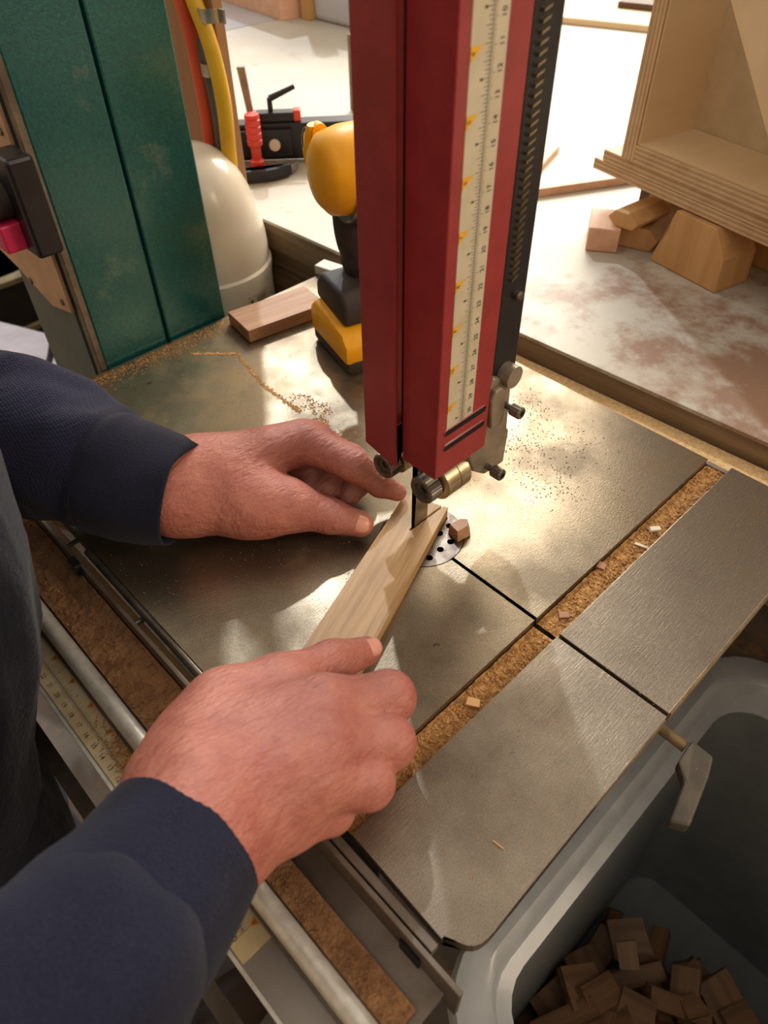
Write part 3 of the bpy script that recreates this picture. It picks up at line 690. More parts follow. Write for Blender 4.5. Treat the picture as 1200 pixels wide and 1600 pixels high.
# ---------------------------------------------------------------- clamp fence tool on the bench
g0 = at(410, 248, BT); 
mg = empty('miter_fence', 'black fence with red handles lying on the white bench by the wood post', 'fence', (g0.x, g0.y, BT))
f0 = at(372, 250, BT + .012); f1 = at(540, 243, BT + .012)
dv = (f1 - f0); ang = math.atan2(dv.y, dv.x)
R3 = Matrix.Rotation(ang, 4, 'Z'); b0 = Vector((f0.x - g0.x, f0.y - g0.y, 0))
def mp_(name, bm, m, **k):
    bmesh.ops.transform(bm, matrix=Matrix.Translation(b0) @ R3, verts=bm.verts); return obj(name, bm, m, mg, **k)
Lf = dv.length
mp_('fence_bar', B((-.06, .012, .006), (Lf + .05, .038, .052)), M_black, bevel=.0015)
mp_('fence_plate', B((-.04, .004, .012), (.075, .0118, .046)), M_black, bevel=.001)
for x in (-.003, .052):
    bm = bmesh.new(); lathe(bm, [(.0045, 0), (.0075, 0), (.0075, -.002), (.0048, -.002)], 20, (x, .004, .028), 'y'); o_ = mp_('fence_bolt', bm, M_white)
bm = bmesh.new(); prism(bm, [(.0 + .062 * math.cos(t) + .02, -.002 + .052 * math.sin(t)) for t in [math.pi + math.pi * i / 14 for i in range(15)]], .001, .011); mp_('gauge_head', bm, M_cast, bevel=.001)
bm = bmesh.new(); prism(bm, [(.02 + r_ * math.cos(t), -.002 + r_ * .84 * math.sin(t)) for r_, s_ in ((.066, 1), (.058, -1)) for t in [math.pi * 1.35 + s_ * (-1 if s_ < 0 else 1) * 0 + math.pi * .45 * (i / 10 if s_ > 0 else 1 - i / 10) for i in range(11)]], .003, .016); mp_('gauge_scale', bm, M_black)
bm = bmesh.new(); prof = [(.010, .010), (.010, .018), (.0065, .020), (.0068, .036)]
for k in range(4): prof += [(.0098, .038 + k * .008), (.0100, .044 + k * .008), (.0086, .0455 + k * .008)]
prof += [(.0100, .071), (.0092, .075)]
lathe(bm, prof, 24, (.028, -.022, 0), 'z'); mp_('red_handle', bm, M_redpl, smooth='auto')
mp_('clamp_body', B((.030, .016, .053), (.080, .034, .064)), M_black, bevel=.001)
mp_('clamp_end', B((.080, .017, .052), (.090, .033, .066)), M_redpl, bevel=.0015)
mp_('clamp_end', B((.022, .017, .053), (.030, .030, .066)), M_redpl, bevel=.0015)
bm = bmesh.new(); tube(bm, [(.050, .025, .062), (.050, .025, .080)], .0035, 12); tube(bm, [(.050, .025, .079), (.084, .034, .090)], [.0042, .0030], 10); mp_('clamp_lever', bm, M_black, smooth='auto')
bm = bmesh.new(); prism(bm, [(.020, .052), (.028, .052), (.024, .100), (.023, .118), (.013, .118), (.015, .098)], .020, .028, lambda a, b, z: (a, z, b)); mp_('stop_arm', bm, M_cast, bevel=.0006)

# ---------------------------------------------------------------- wood post with hoses
pr = aty(372, 275, .478)
post = tag(obj('wood_post', B((-.135, 0, 0), (0, .012, 1.5)), M_post, bevel=.001), 'orange brown upright board behind the green column', 'post')
post.location = (pr.x, .478, FZ)
def hose(name, label, pix, Y, r, m, cat, group=None):
    P_ = spline([aty(px, py, Y) for px, py in pix], 6)
    o = obj(name, tube(bmesh.new(), P_, r, 12), m, smooth='auto'); tag(o, label, cat, group); return o
hose('air_hose', 'orange air hose strapped down the upright board', [(262, -60), (283, 0), (300, 60), (312, 120), (324, 185), (332, 250), (338, 320)], .468, .0078, M_orange, 'hose')
hose('power_cable', 'yellow cable beside the orange hose', [(285, -60), (303, 0), (322, 50), (338, 105), (350, 165), (357, 230), (364, 300)], .466, .0082, M_yellow, 'cable')
hose('power_cable', 'thin grey cable between orange hose and yellow cable', [(308, 60), (322, 110), (335, 165), (343, 220), (350, 290)], .4715, .0050, M_greyc, 'cable')
for px, py, s, lb in ((310, 91, 1, 'metal strap clamp holding the orange hose'), (305, 3, .8, 'upper metal strap over hose and yellow cable')):
    p = aty(px, py, .458)
    bm = bmesh.new(); n = 10
    ra = [(-.0125 + .0125 * (1 - math.cos(math.pi * i / n)), -.0125 * math.sin(math.pi * i / n)) for i in range(n + 1)]
    rb = [(-.0138 + .0138 * (1 - math.cos(math.pi * i / n)) , -.0140 * math.sin(math.pi * i / n)) for i in range(n + 1)]
    prism(bm, ra + rb[::-1], -.006, .006); box(bm, (.0125, -.001, -.006), (.022, .001, .006))
    o = obj('pipe_strap', bm, M_galv, smooth='auto'); o.location = (p.x, .475, p.z - .012); tag(o, lb, 'strap')

# ---------------------------------------------------------------- white dome
dx, dy = -.754, .421
dome = empty('white_dust_bucket', 'glossy white domed plastic container behind the green column', 'container', (dx, dy, -.358))
bm = bmesh.new(); rd = .077
prof = [(rd, .03), (rd, .322), (rd + .0016, .334), (rd + .0016, .340), (rd - .001, .343)]
Ht = .130
for i in range(1, 15):
    t = i / 14 * math.pi / 2; prof.append(((rd - .001) * math.cos(t) ** .85 + .0005, .343 + Ht * math.sin(t)))
lathe(bm, prof, 48, (0, 0, 0), 'z'); obj('dome_shell', bm, M_white, dome, smooth='auto')
obj('base_ring', lathe(bmesh.new(), [(rd + .003, 0), (rd + .003, .03)], 40), M_green, dome, smooth='auto')
# paper label on its right side
bm = bmesh.new(); ac = math.radians(-24)
def cyl(u, v, r_=rd + .0006): t = ac + .28 + u / rd; return (r_ * math.cos(t), r_ * math.sin(t), .305 + v)
def patch(bm, u0, u1, v0, v1, r_, mi, n=6):
    for i in range(n):
        a, b = u0 + (u1 - u0) * i / n, u0 + (u1 - u0) * (i + 1) / n
        f = bm.faces.new([bm.verts.new(cyl(*q, r_)) for q in ((a, v0), (b, v0), (b, v1), (a, v1))]); f.material_index = mi
patch(bm, .012, .046, -.014, .014, rd + .0005, 0)
for k in range(7): patch(bm, .026 + k * .0022, .027 + k * .0022, .002, .010, rd + .0008, 1, 1)
for k in range(3): patch(bm, .022, .042, -.004 - k * .003, -.003 - k * .003, rd + .0008, 1, 3)
patch(bm, .015, .019, .002, .009, rd + .0008, 1, 2)
obj('paper_label', bm, [M_label, M_greyc], dome)

# ---------------------------------------------------------------- small blocks on the table
a = at(362, 505, 0); b = at(391, 536, 0)
rz = math.atan2(b.y - a.y, b.x - a.x)
bl = at(391, 536, 0); far_ = at(512, 492, 0); d2 = Vector((far_.x - bl.x, far_.y - bl.y, 0)); L2 = d2.length
simple('wood_block', B((0, -.0, 0), (L2, (bl - a).length, .013)), M_walnut, (bl.x, bl.y, .0005), math.atan2(d2.y, d2.x), 'brown rectangular wood block lying on the table beside the drill', 'wood block', bevel=.0004)
a = at(492, 428, .0)
simple('pale_block', B((0, 0, 0), (.03, .018, .010)), M_bench, (a.x, a.y, .0005), .2, 'small pale cream block on the table corner behind the drill', 'wood block')

# ---------------------------------------------------------------- cordless drill
dr = empty('cordless_drill', 'yellow and black cordless drill standing on its battery behind the red guard', 'drill', (-.455, .395, 0), -.28)
dr.location = (-.456, .406, .0005)
def dp(name, bm, m, **k): return obj(name, bm, m, dr, smooth='auto', **k)
dp('battery_base', B((-.040, -.036, 0), (.040, .076, .018)), M_rubber, bevel=.006)
bm = bmesh.new(); prism(bm, [(-.040, .012), (.040, .012), (.040, .030), (.031, .040), (-.028, .048), (-.040, .036)], -.037, .074, lambda a, b, z: (a, z, b)); bat = dp('battery', bm, M_dryel, bevel=.004)
for k in range(4): obj('battery_rib', B((-.0408, -.020 + k * .016, .018), (-.039, -.012 + k * .016, .032)), M_rubber, bat) if False else None
bm = bmesh.new(); prism(bm, [(-.031, .045), (.031, .041), (.031, .060), (.022, .074), (-.020, .074), (-.031, .062)], -.030, .066, lambda a, b, z: (a, z, b)); bmesh.ops.translate(bm, vec=(-.006, 0, 0), verts=bm.verts); dp('handle_foot', bm, M_rubber, bevel=.008, seg=3)
bm = bmesh.new(); tube(bm, spline([(0, .020, .060), (0, .014, .080), (0, .006, .105), (0, .004, .130), (0, .008, .150)], 5), [.026] * 3 + [.021] * 5 + [.0185] * 8 + [.020] * 5, 20, flat=.95); bmesh.ops.translate(bm, vec=(-.012, -.004, 0), verts=bm.verts); dp('handle', bm, M_rubber)
bm = bmesh.new(); tube(bm, [(0, -.037, .168), (0, -.035, .168), (0, -.028, .168), (0, -.01, .168), (0, .04, .168), (0, .09, .168), (0, .11, .168)], [.012, .023, .031, .0345, .0345, .032, .022], 28); dp('motor_housing', bm, M_dryel)
bm = bmesh.new(); tube(bm, [(.0, -.009, .164), (0, -.003, .163), (0, .015, .162), (0, .040, .162)], [.0345, .0385, .0385, .0345], 28); dp('rubber_band', bm, M_rubber)
dp('metal_rim', tube(bm_new(), [(0, -.014, .1645), (0, -.0095, .164), (0, -.006, .1635)], [.0345, .0378, .0378], 28), M_steel)
bm = bmesh.new(); tube(bm, spline([(-.0325, -.022, .196), (-.0365, -.020, .176), (-.0350, -.016, .150), (-.026, -.012, .138)], 5), [.0035 + .0007 * i for i in range(5)] + [.0075] * 6 + [.0065 - .0007 * i for i in range(5)], 12, flat=1.5); dp('side_grip_plate', bm, M_dryel)
for k in range(4): dp('battery_rib', B((-.0412, -.030 + k * .020, .016), (-.0392, -.018 + k * .020, .026)), M_rubber, bevel=.0006)
dp('battery_latch', B((-.0335, .004, .049), (-.0300, .022, .060)), M_dryel, bevel=.001)
bm = bmesh.new(); tube(bm, [(0, .11, .166), (0, .15, .166), (0, .155, .166)], [.019, .016, .008], 20); dp('chuck', bm, M_dsteel)
bm = bmesh.new(); prism(bm, [(-.010, .128), (.010, .128), (.010, .138), (.022, .146), (-.022, .146)], -.006, .016, lambda a, b, z: (a, z, b)); dp('handle_neck', bm, M_dryel, bevel=.002)
bm = bmesh.new(); tube(bm, [(-.036, -.018, .190), (-.028, -.018, .190)], .007, 14); dp('clip_mount', bm, M_dryel)
rp = [(-.036, -.022, .190), (-.041, -.024, .186), (-.043, -.024, .172), (-.040, -.022, .160), (-.033, -.020, .156), (-.030, -.018, .162)]
bm = bmesh.new(); rp = [(x - .008, y, z) for x, y, z in rp]; tube(bm, spline(rp, 4), .0016, 8); dp('belt_ring', bm, M_steel)

# ---------------------------------------------------------------- grey bin full of offcuts
ZB = -.35
bin_ = empty('waste_bin', 'large grey plastic bin below the right edge of the saw table', 'bin', (.12, .45, FZ))
def rrect(x0, x1, y0, y1, r, n=6):
    out = []
    for (cx_, cy_, a0) in ((x1 - r, y1 - r, 0), (x0 + r, y1 - r, 1), (x0 + r, y0 + r, 2), (x1 - r, y0 + r, 3)):
        for i in range(n + 1):
            t = (a0 + i / n) * math.pi / 2; out.append((cx_ + r * math.cos(t), cy_ + r * math.sin(t)))
    return out
bx0, bx1, by0, by1 = -.086, .36, .105, .655
prof = [  # inset, z  (outer bottom -> rim -> inner bottom)
    (.052, FZ), (.030, ZB - .10), (.026, ZB - .03), (.000, ZB - .03), (.000, ZB - .008), (.004, ZB), (.024, ZB + .001), (.031, ZB - .005), (.036, ZB - .03), (.048, ZB - .036), (.052, ZB - .12), (.066, FZ + .01)]
bm = bmesh.new(); rings = []
for ins_, z in prof:
    rr_ = max(.02, .075 - ins_ * .5)
    rings.append([bm.verts.new((x - .12, y - .45, z - FZ)) for x, y in rrect(bx0 + ins_, bx1 - ins_, by0 + ins_, by1 - ins_, rr_)])
for r_, s_ in zip(rings, rings[1:]):
    n = len(r_)
    for k in range(n): bm.faces.new((r_[k], r_[(k + 1) % n], s_[(k + 1) % n], s_[k]))
bm.faces.new(rings[0]); bm.faces.new(rings[-1])
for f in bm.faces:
    if all(v.co.z + FZ > ZB - .037 for v in f.verts): f.material_index = 1  # rim faces get the paler, lit-looking copy of the plastic
obj('bin_shell', bm, [M_bin, M_rim_lit], bin_, smooth='auto')
rs = random.Random(11); scr = []
shapes = []
for (sx, sy, sz) in ((.060, .035, .016), (.045, .040, .016), (.085, .024, .015), (.034, .026, .024), (.055, .05, .012)):
    bm = bmesh.new(); prism(bm, [(-sx / 2, -sy / 2), (sx / 2, -sy / 2), (sx / 2 * rs.uniform(.7, 1), sy / 2), (-sx / 2, sy / 2)], -sz / 2, sz / 2)
    me = bpy.data.meshes.new('wood_scrap'); bmesh.ops.recalc_face_normals(bm, faces=bm.faces); bm.to_mesh(me); bm.free(); me.materials.append(M_scrap); shapes.append(me)
k = 0
for layer in range(4):
    for i in range(34):
        x = rs.uniform(.0, .24); y = rs.uniform(.19, .48)
        top = -.70 - .45 * max(0, (y - .34)) - .1 * max(0, x - .1)
        z = max(FZ + .03, top - .045 * (3 - layer))
        o = bpy.data.objects.new('wood_scrap', rs.choice(shapes)); S.collection.objects.link(o)
        o.location = (x, y, z); o.rotation_euler = (rs.uniform(-.5, .5), rs.uniform(-.5, .5), rs.uniform(0, 3.1)); tag(o, 'small brown wood offcut in the heap inside the grey bin', 'wood offcut', 'offcuts heaped in the grey bin')

# ---------------------------------------------------------------- things behind the column at the left
bm = bmesh.new(); P_ = [at(-60, 455, -.42), at(20, 440, -.42), at(90, 400, -.42)]
hb = empty('dust_hose_drum', 'black drum with dusty tan hoops on the floor behind the saw column', 'drum', (at(0, 480, -.6).x, at(0, 480, -.6).y, FZ))
obj('drum_body', lathe(bmesh.new(), [(.17, 0), (.18, .02), (.18, .44), (.165, .45)], 40), M_hoseb, hb, smooth='auto')
for z in (.30, .43): obj('drum_hoop', lathe(bmesh.new(), [(.181, z), (.190, z + .004), (.190, z + .016), (.181, z + .020)], 40), M_tan, hb, smooth='auto')
hose('floor_cable', 'black cable hanging down behind the saw column', [(78, 505), (82, 530), (78, 560), (68, 585), (55, 620)], .34, .006, M_hoseb, 'cable')
a = at(70, 560, -.5)
simple('pale_board', B((-.25, -.2, 0), (.2, .06, .02)), M_pale, (a.x, a.y, -.5), .4, 'pale lilac board seen between dark sleeve and green column', 'board')
bm = bmesh.new(); box(bm, (-.2, -.15, FZ), (.15, .04, -.502)); st = obj('storage_cabinet', bm, M_dark); st.location = (a.x, a.y, 0); st.rotation_euler = (0, 0, .4); tag(st, 'low dark cabinet under the pale board behind the saw', 'cabinet')

# ---------------------------------------------------------------- the person
def surface_nets(F, org, h):
    s = F < 0; nx, ny, nz = F.shape
    c = np.zeros((nx - 1, ny - 1, nz - 1), np.int8)
    for i in (0, 1):
        for j in (0, 1):
            for k in (0, 1): c += s[i:nx - 1 + i, j:ny - 1 + j, k:nz - 1 + k]
    act = (c > 0) & (c < 8); I = np.argwhere(act); idx = -np.ones(act.shape, np.int64); idx[act] = np.arange(len(I))
    acc = np.zeros((len(I), 3)); cnt = np.zeros(len(I))
    cs = [(i, j, k) for i in (0, 1) for j in (0, 1) for k in (0, 1)]
    for a in cs:
        for ax in range(3):
            if a[ax]: continue
            b = list(a); b[ax] = 1
            fa = F[I[:, 0] + a[0], I[:, 1] + a[1], I[:, 2] + a[2]]; fb = F[I[:, 0] + b[0], I[:, 1] + b[1], I[:, 2] + b[2]]
            m = (fa < 0) != (fb < 0); t = np.where(m, fa / np.where(fa == fb, 1, fa - fb), 0)
            p = np.array(a, float)[None] + 0 * t[:, None]; p[:, ax] = t
            acc[m] += p[m]; cnt[m] += 1
    V = (I + acc / cnt[:, None]) * h + np.array(org)[None]
    Q = []
    for ax in range(3):
        sl0 = [slice(None)] * 3; sl1 = [slice(None)] * 3; sl0[ax] = slice(0, -1); sl1[ax] = slice(1, None)
        A, B_ = s[tuple(sl0)], s[tuple(sl1)]; E = np.argwhere(A != B_)
        o1, o2 = [(1, 2), (2, 0), (0, 1)][ax]
        E = E[(E[:, o1] > 0) & (E[:, o2] > 0)]
        E = E[(E[:, o1] < F.shape[o1] - 1) & (E[:, o2] < F.shape[o2] - 1)]
        sg = A[E[:, 0], E[:, 1], E[:, 2]]
        def g(d1, d2):
            e = E.copy(); e[:, o1] -= d1; e[:, o2] -= d2; return idx[e[:, 0], e[:, 1], e[:, 2]]
        q = np.stack([g(1, 1), g(0, 1), g(0, 0), g(1, 0)], 1); q[~sg] = q[~sg][:, ::-1]; Q.append(q)
    return V, np.concatenate(Q)
def smin(a, b, k):
    h = np.clip(.5 + .5 * (b - a) / k, 0, 1); return b + (a - b) * h - k * h * (1 - h)
class SDF:
    def __init__(s, lo, hi, h):
        s.h = h; s.org = lo; ax = [np.arange(lo[i], hi[i], h, dtype=np.float32) for i in range(3)]
        s.P = np.stack(np.meshgrid(*ax, indexing='ij'), -1)
    def cap(s, a, b, ra, rb):
        a = np.array(a, np.float32); b = np.array(b, np.float32); ab = b - a; q = s.P - a
        t = np.clip((q @ ab) / max(ab @ ab, 1e-9), 0, 1); return np.linalg.norm(q - t[..., None] * ab, axis=-1) - (ra + (rb - ra) * t)
    def ell(s, c, r, ax=None):
        q = s.P - np.array(c, np.float32)
        if ax is not None: q = q @ np.array(ax, np.float32).T
        q = q / np.array(r, np.float32); l = np.linalg.norm(q, axis=-1); return (l - 1) * min(r)
    def chain(s, js, k=.004):
        d = None
        for (a, ra), (b, rb) in zip(js, js[1:]):
            e = s.cap(a, b, ra, rb); d = e if d is None else smin(d, e, k)
        return d
def J(px, py, z, r): return (tuple(at(px, py, z)), r)

verts_all = []; quads_all = []
def add_part(V, Q):
    n0 = sum(len(v) for v in verts_all); verts_all.append(V); quads_all.append(Q + n0)
def make_hand(wrist, mets, fingers, thumb, arm, lo, hi, extra=(), h=.0014):
    s = SDF(lo, hi, h)
    palm = None
    for ch in mets:
        e = s.chain(ch, .006); palm = e if palm is None else smin(palm, e, .013)
    for ch in wrist:
        palm = smin(palm, s.chain(ch, .008), .018)
    for ch in extra: palm = smin(palm, s.chain(ch, .006), .010)
    palm = smin(palm, s.chain(arm, .01), .016)
    palm = smin(palm, s.chain(thumb[:2], .006), .014)
    out = palm
    th = smin(palm, s.chain(thumb[1:], .005), .011)
    parts = [th] + [smin(palm, s.chain(f, .0045), .009) for f in fingers]
    for p in parts: out = smin(out, p, .0012)
    return surface_nets(out, lo, h)

# left hand (at the blade end of the board)
Lw = at(290, 762, .040)
Larm = [J(345, 752, .044, .026), J(265, 766, .046, .028), J(170, 738, .055, .030), J(60, 705, .07, .032)]
L_m = [[J(320, 735, .050, .019), J(472, 690, .052, .0150)],
       [J(330, 728, .042, .020), J(486, 690, .040, .0150)],
       [J(335, 730, .030, .018), J(482, 702, .026, .0140)],
       [J(330, 750, .024, .018), J(462, 718, .017, .0130)],
       [J(330, 775, .036, .021), J(410, 788, .034, .021)]]
L_f = [[J(480, 692, .050, .0145), J(552, 726, .044, .0120), J(594, 757, .026, .0092), J(621, 769, .0172, .0070)],
       [J(488, 690, .038, .0140), J(549, 718, .030, .0112), J(561, 752, .016, .0098), J(545, 775, .0105, .0085)],
       [J(482, 704, .024, .0130), J(520, 738, .018, .0105), J(512, 764, .0125, .0092), J(494, 772, .010, .0085)],
       [J(462, 718, .017, .0120), J(492, 750, .013, .0095), J(480, 770, .0105, .0085)]]
L_t = [J(385, 790, .034, .0215), J(452, 790, .030, .0165), J(515, 806, .0195, .0125), J(563, 819, .0125, .0098)]
V, Q = make_hand([[J(300, 745, .046, .023), J(300, 780, .038, .022)]], L_m, L_f, L_t, Larm, (-.52, .02, -.002), (-.22, .34, .125))
add_part(V, Q)
# right hand (pressing the near end of the board)
Rarm = [J(303, 1285, .064, .028), J(235, 1385, .074, .031), J(140, 1495, .090, .033), J(50, 1590, .105, .034)]
R_m = [[J(305, 1175, .060, .021), J(500, 1105, .056, .0165)],
       [J(312, 1225, .068, .021), J(505, 1160, .062, .0165)],
       [J(310, 1260, .070, .022), J(480, 1222, .058, .0160)],
       [J(330, 1310, .062, .021), J(440, 1280, .048, .0155)],
       [J(312, 1150, .052, .020), J(352, 1108, .047, .0180)]]
R_f = [[J(510, 1110, .055, .0160), J(607, 1090, .046, .0142), J(600, 1095, .026, .0110), J(572, 1080, .0120, .0085)],
       [J(510, 1165, .058, .0155), J(606, 1160, .046, .0138), J(604, 1160, .024, .0110), J(570, 1140, .0115, .0090)],
       [J(485, 1222, .056, .0150), J(574, 1222, .044, .0132), J(576, 1218, .022, .0108), J(545, 1195, .0110, .0090)],
       [J(445, 1280, .046, .0145), J(515, 1265, .036, .0118), J(520, 1250, .018, .0100), J(500, 1230, .0105, .0085)]]
R_t = [J(350, 1108, .049, .0185), J(435, 1075, .044, .0165), J(520, 1034, .0335, .0124), J(573, 1017, .0235, .0088)]
V, Q = make_hand([[J(272, 1225, .060, .0185), J(330, 1325, .056, .021)], [J(275, 1245, .067, .018), J(315, 1305, .067, .019)]], R_m, R_f, R_t, Rarm, (-.30, -.10, -.002), (-.08, .20, .165))
add_part(V, Q)
# head, trunk, upper arms and legs, coarser
HX, HY = -.430, -.125
SHL, SHR = (-.600, -.13, .40), (-.280, -.14, .40)
ELL, ELR = (-.555, -.03, .165), (-.115, -.20, .150)
s = SDF((-.80, -.34, FZ + .0), (-.03, .16, .84), .009)
d = s.ell((HX, -.11, .15), (.115, .085, .30))
d = smin(d, s.chain([(SHL, .05), ((HX, HY - .01, .44), .06), (SHR, .05)], .03), .05)
d = smin(d, s.ell((HX, -.14, -.10), (.125, .080, .16)), .04)
for A, E_, Wp in ((SHL, ELL, Larm), (SHR, ELR, Rarm)): d = smin(d, s.chain([(A, .045), (E_, .034), (Wp[3][0], .030), (Wp[2][0], .026)], .02), .02)
for sx in (-1, 1): d = smin(d, s.chain([((HX + sx * .065, HY - .02, -.15), .066), ((HX + sx * .092, HY, -.48), .050), ((HX + sx * .10, HY - .01, -.82), .038)], .03), .03)
d = smin(d, s.chain([((HX, HY, .42), .055), ((HX, HY + .03, .54), .052)], .02), .03)
hc = (HX, HY + .05, .63)
hd = s.ell(hc, (.072, .092, .108)); hd = smin(hd, s.ell((HX, HY + .075, .575), (.05, .055, .05)), .03)
hd = smin(hd, s.chain([((HX, HY + .138, .635), .008), ((HX, HY + .158, .606), .013)], .01), .012)
for sx in (-1, 1): hd = smin(hd, s.ell((HX + sx * .074, HY + .04, .62), (.010, .02, .030)), .008)
for sx in (-1, 1): hd = np.maximum(hd, -s.ell((HX + sx * .030, HY + .148, .640), (.016, .016, .010)))
d = smin(d, hd, .02)
V, Q = surface_nets(d, (-.80, -.34, FZ), .009); add_part(V, Q)

pers = empty('person', 'person in a dark navy top standing at the saw, both hands guiding the board', 'person', (HX, HY, FZ))
off = np.array((-HX, -HY, -FZ))
V = np.concatenate(verts_all) + off; Q = np.concatenate(quads_all)
me = bpy.data.meshes.new('body'); me.from_pydata(V.tolist(), [], Q.tolist()); me.update()
body = link('body', me, M_skin, pers, smooth=True)
md = body.modifiers.new('smooth', 'SMOOTH'); md.iterations = 5; md.factor = .5
def pp(name, bm, m, par=None, **k):
    bmesh.ops.translate(bm, vec=off.tolist(), verts=bm.verts); return obj(name, bm, m, par or pers, **k)
# nails
def nail(a, b, up, w_, l_, r_):
    a, b, up = Vector(a), Vector(b), Vector(up); d = (b - a).normalized(); up = (up - d * up.dot(d)).normalized(); sd_ = d.cross(up)
    bm = bmesh.new(); G = []
    for i in range(7):
        row = []
        for j in range(7):
            u = (i / 6 - .5) * 2; v = (j / 6 - .5) * 2
            wv = w_ * math.sqrt(max(.12, 1 - abs(u) ** 3 * .8)); x = v * wv
            row.append(bm.verts.new(b + d * (u * l_) + sd_ * x + up * (r_ * math.sqrt(max(0, 1 - (x / r_) ** 2)) + .0004 - .0012 * max(0, u) ** 2)))
        G.append(row)
    for i in range(6):
        for j in range(6): bm.faces.new((G[i][j], G[i + 1][j], G[i + 1][j + 1], G[i][j + 1]))
    g = bmesh.ops.extrude_face_region(bm, geom=bm.faces[:]); bmesh.ops.translate(bm, vec=-up * .0008, verts=[v for v in g['geom'] if isinstance(v, bmesh.types.BMVert)])
    pp('nail', bm, M_nail, smooth=True)
toc = lambda p: (CAM - Vector(p)).normalized()
a, b = L_t[2][0], L_t[3][0]; b2 = Vector(a).lerp(Vector(b), .93)
nail(a, b2, toc(b2) + Vector((.15, -.05, .1)), .0064, .0072, .0098)
a, b = R_t[2][0], R_t[3][0]; b2 = Vector(a).lerp(Vector(b), 1.0)
nail(a, b2, Vector((.55, .75, .62)), .0056, .0062, .0088)
# wrist hairs
bm = bmesh.new(); rh = random.Random(3)
for k in range(150):
    px, py = rh.uniform(285, 385), rh.uniform(690, 770); c_ = at(px, py, .066 - .0003 * max(0, py - 720)); t = rh.uniform(-.5, 1.6)
    L_ = rh.uniform(.006, .012); dv = Vector((math.cos(t), math.sin(t), .25)) * L_
    c_ = c_ - Vector((0, 0, .0015)); mid = c_ + dv * .5 + Vector((0, 0, .0012))
    tube(bm, [c_, mid, c_ + dv], [.00008, .00007, .00004], 3, cap=False)
o = pp('wrist_hair', bm, M_hair); o['kind'] = 'stuff'
# sleeves
def sleeve(name, cpts, seams=(), seed=0, m=M_navy, amp=.0035):
    P_ = spline([c[0] for c in cpts], 10); Rr = []
    for i in range(len(cpts) - 1):
        for k in range(10): t = k / 10; Rr.append(cpts[i][1] * (1 - t) + cpts[i + 1][1] * t)
    Rr.append(cpts[-1][1]); n = 56; bm = bmesh.new(); rings = []; a0 = None
    acc = 0
    for i, p in enumerate(P_):
        d = (P_[min(i + 1, len(P_) - 1)] - P_[max(i - 1, 0)]).normalized()
        if i: acc += (P_[i] - P_[i - 1]).length
        if i == 0: d = (d + Vector(cuff_tilt)).normalized()
        a = frame(d)[0] if a0 is None else (a0 - d * a0.dot(d)).normalized(); b = d.cross(a).normalized(); a0 = a
        ring = []
        for k in range(n):
            t = 2 * math.pi * k / n; q = p + a * math.cos(t) * Rr[i] + b * math.sin(t) * Rr[i]
            w_ = min(1, acc / .09)
            f = noise.noise(Vector((acc * 26 + seed + 1.5 * math.cos(t), math.cos(t) * 1.2, math.sin(t) * 1.2))) * amp * (.06 + 1.25 * w_) * 1.6
            f += noise.noise(Vector((acc * 60 + seed, math.cos(t) * 2.5, math.sin(t) * 2.5))) * amp * .5 * w_
            for (sa, sh) in seams:
                f += sh * math.exp(-((acc - sa) / .0022) ** 2)
            dv = (q - p).normalized(); ring.append(bm.verts.new(q + dv * f))
        rings.append(ring)
    # fold inwards at the cuff
    c0 = P_[0]; dd = (P_[1] - P_[0]).normalized()
    for (s_, sh) in ((.965, .0004), (.93, .001), (.92, .012)):
        rings.insert(0, [bm.verts.new(c0 + (v.co - c0) * s_ + dd * sh) for v in rings[0 if len(rings) == len(P_) else [i for i in range(len(rings))][len(rings) - len(P_)]]])
    for r_, s2 in zip(rings, rings[1:]):
        for k in range(n): bm.faces.new((r_[k], r_[(k + 1) % n], s2[(k + 1) % n], s2[k]))
    return bm
cuff_tilt = (0, 0, 0)
cuff_tilt = (-.08, .30, .0)
Lsl = [(at(286, 770, .045), .0375), (at(205, 750, .052), .043), (at(140, 722, .058), .048), (at(60, 690, .068), .053), (at(-60, 655, .085), .055), (Vector(ELL), .058), (Vector(SHL) * .5 + Vector(ELL) * .5, .064), (Vector(SHL), .070)]
o = pp('shirt_sleeve', sleeve('s', Lsl, ((.055, -.0022), (.048, .0012)), 3), [M_navy, M_knit], smooth=True)
cc = Vector(Lsl[0][0]) + Vector(off.tolist())
for f in o.data.polygons:
    if (f.center - cc).length > .075: f.material_index = 1
cuff_tilt = (0, 0, 0)
Rsl = [(at(284, 1320, .062), .0385), (at(228, 1400, .072), .0395), (at(150, 1495, .085), .0410), (at(55, 1590, .100), .0430), (Vector(ELR), .050), (Vector(SHR) * .5 + Vector(ELR) * .5, .066), (Vector(SHR), .072)]
pp('shirt_sleeve', sleeve('s', Rsl, (), 9, amp=.0022), M_navy, smooth=True)
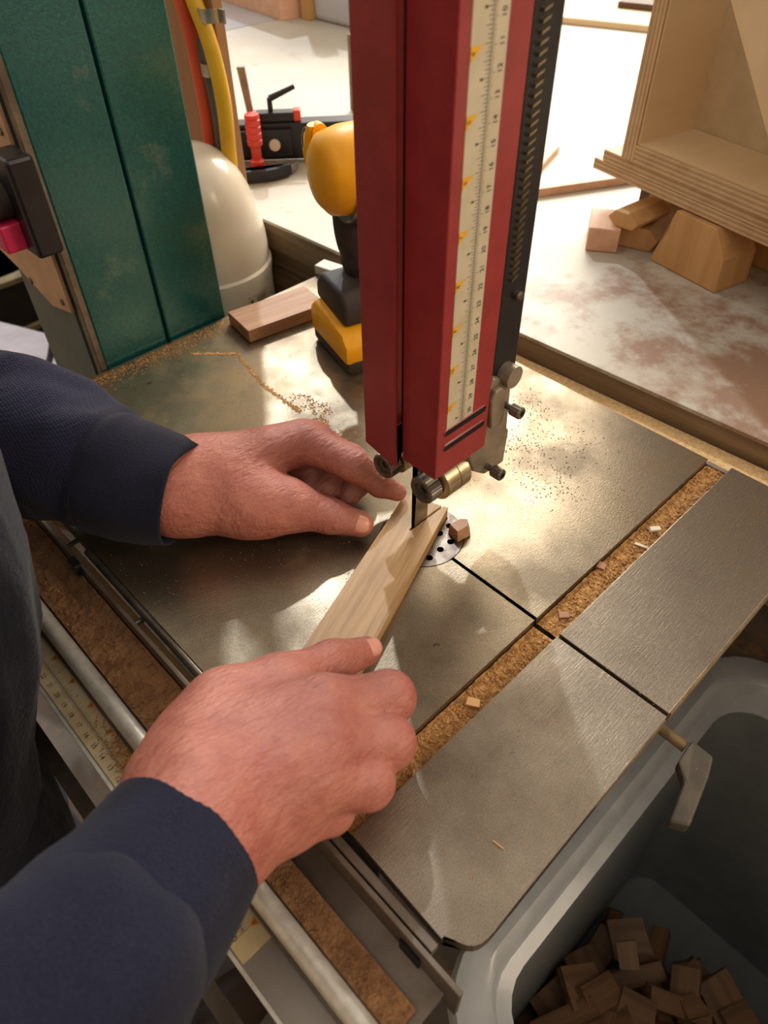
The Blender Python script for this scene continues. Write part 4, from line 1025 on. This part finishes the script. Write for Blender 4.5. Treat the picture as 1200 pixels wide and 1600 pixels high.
# shirt and apron around the trunk: stacked ovals
def trunk(levels, seed, m, name, amp=.006, n=80, z_open=True):
    bm = bmesh.new(); rings = []
    L = []
    for (a, b) in zip(levels, levels[1:]):
        for k in range(8): t = k / 8; t2 = t * t * (3 - 2 * t); L.append([a[i] * (1 - t2) + b[i] * t2 for i in range(5)])
    L.append(list(levels[-1]))
    for (z, cx_, cy_, rx, ry) in L:
        ring = []
        for k in range(n):
            t = 2 * math.pi * k / n; f = 1 + amp / rx * 1.6 * noise.noise(Vector((math.cos(t) * 3 + seed, math.sin(t) * 3, z * 7))) + amp / rx * noise.noise(Vector((math.cos(t) * 9 + seed, math.sin(t) * 9, z * 11)))
            ct_, st_ = math.cos(t), math.sin(t); e_ = .60
            ring.append(bm.verts.new((cx_ + rx * math.copysign(abs(ct_) ** e_, ct_) * f, cy_ + ry * math.copysign(abs(st_) ** e_, st_) * f, z)))
        rings.append(ring)
    for r_, s2 in zip(rings, rings[1:]):
        for k in range(n): bm.faces.new((r_[k], r_[(k + 1) % n], s2[(k + 1) % n], s2[k]))
    bm.faces.new(rings[-1]); bm.faces.new(rings[0])
    return pp(name, bm, m, smooth=True)
trunk([(-.34, HX, -.150, .160, .110), (-.20, HX, -.135, .160, .112), (-.15, HX, -.130, .156, .112), (-.10, HX, -.130, .153, .112), (-.045, HX, -.118, .150, .118), (.02, HX, -.090, .137, .125), (.08, HX, -.075, .131, .128), (.16, HX, -.075, .130, .135), (.25, HX, -.100, .15, .125), (.36, HX, HY, .175, .105), (.43, HX, HY, .14, .085), (.47, HX, HY, .070, .07)], 5, M_apron, 'shirt', amp=.004)
for sx in (-1, 1):
    pp('trouser_leg', tube(bmesh.new(), spline([(HX + sx * .082, HY, -.33), (HX + sx * .09, HY + .01, -.5), (HX + sx * .10, HY - .01, FZ + .07)], 6), [.098] * 4 + [.082] * 5 + [.072] * 4, 28), M_apron, smooth=True)
    bm = bmesh.new(); bmesh.ops.create_icosphere(bm, subdivisions=3, radius=1)
    for v in bm.verts: v.co = Vector((v.co.x * .048, v.co.y * .14, max(-.0, v.co.z) * .085 if v.co.z > 0 else v.co.z * .0))
    bmesh.ops.translate(bm, vec=(HX + sx * .10, HY + .06, FZ + .002), verts=bm.verts); pp('shoe', bm, M_shoe, smooth=True)
# side pocket fold seen beside the rail
pk = [aty(98, 1195, -.02), aty(112, 1250, -.022), aty(105, 1310, -.024)]
# hair
bm = bmesh.new(); bmesh.ops.create_icosphere(bm, subdivisions=4, radius=1)
for v in list(bm.verts):
    if v.co.z < -.35 or (v.co.y > .45 and v.co.z < .45): bm.verts.remove(v)
for v in bm.verts: v.co = Vector((hc[0] + v.co.x * .079, hc[1] - .004 + v.co.y * .098, hc[2] + .004 + v.co.z * .112))
pp('hair', bm, M_headhair, smooth=True)
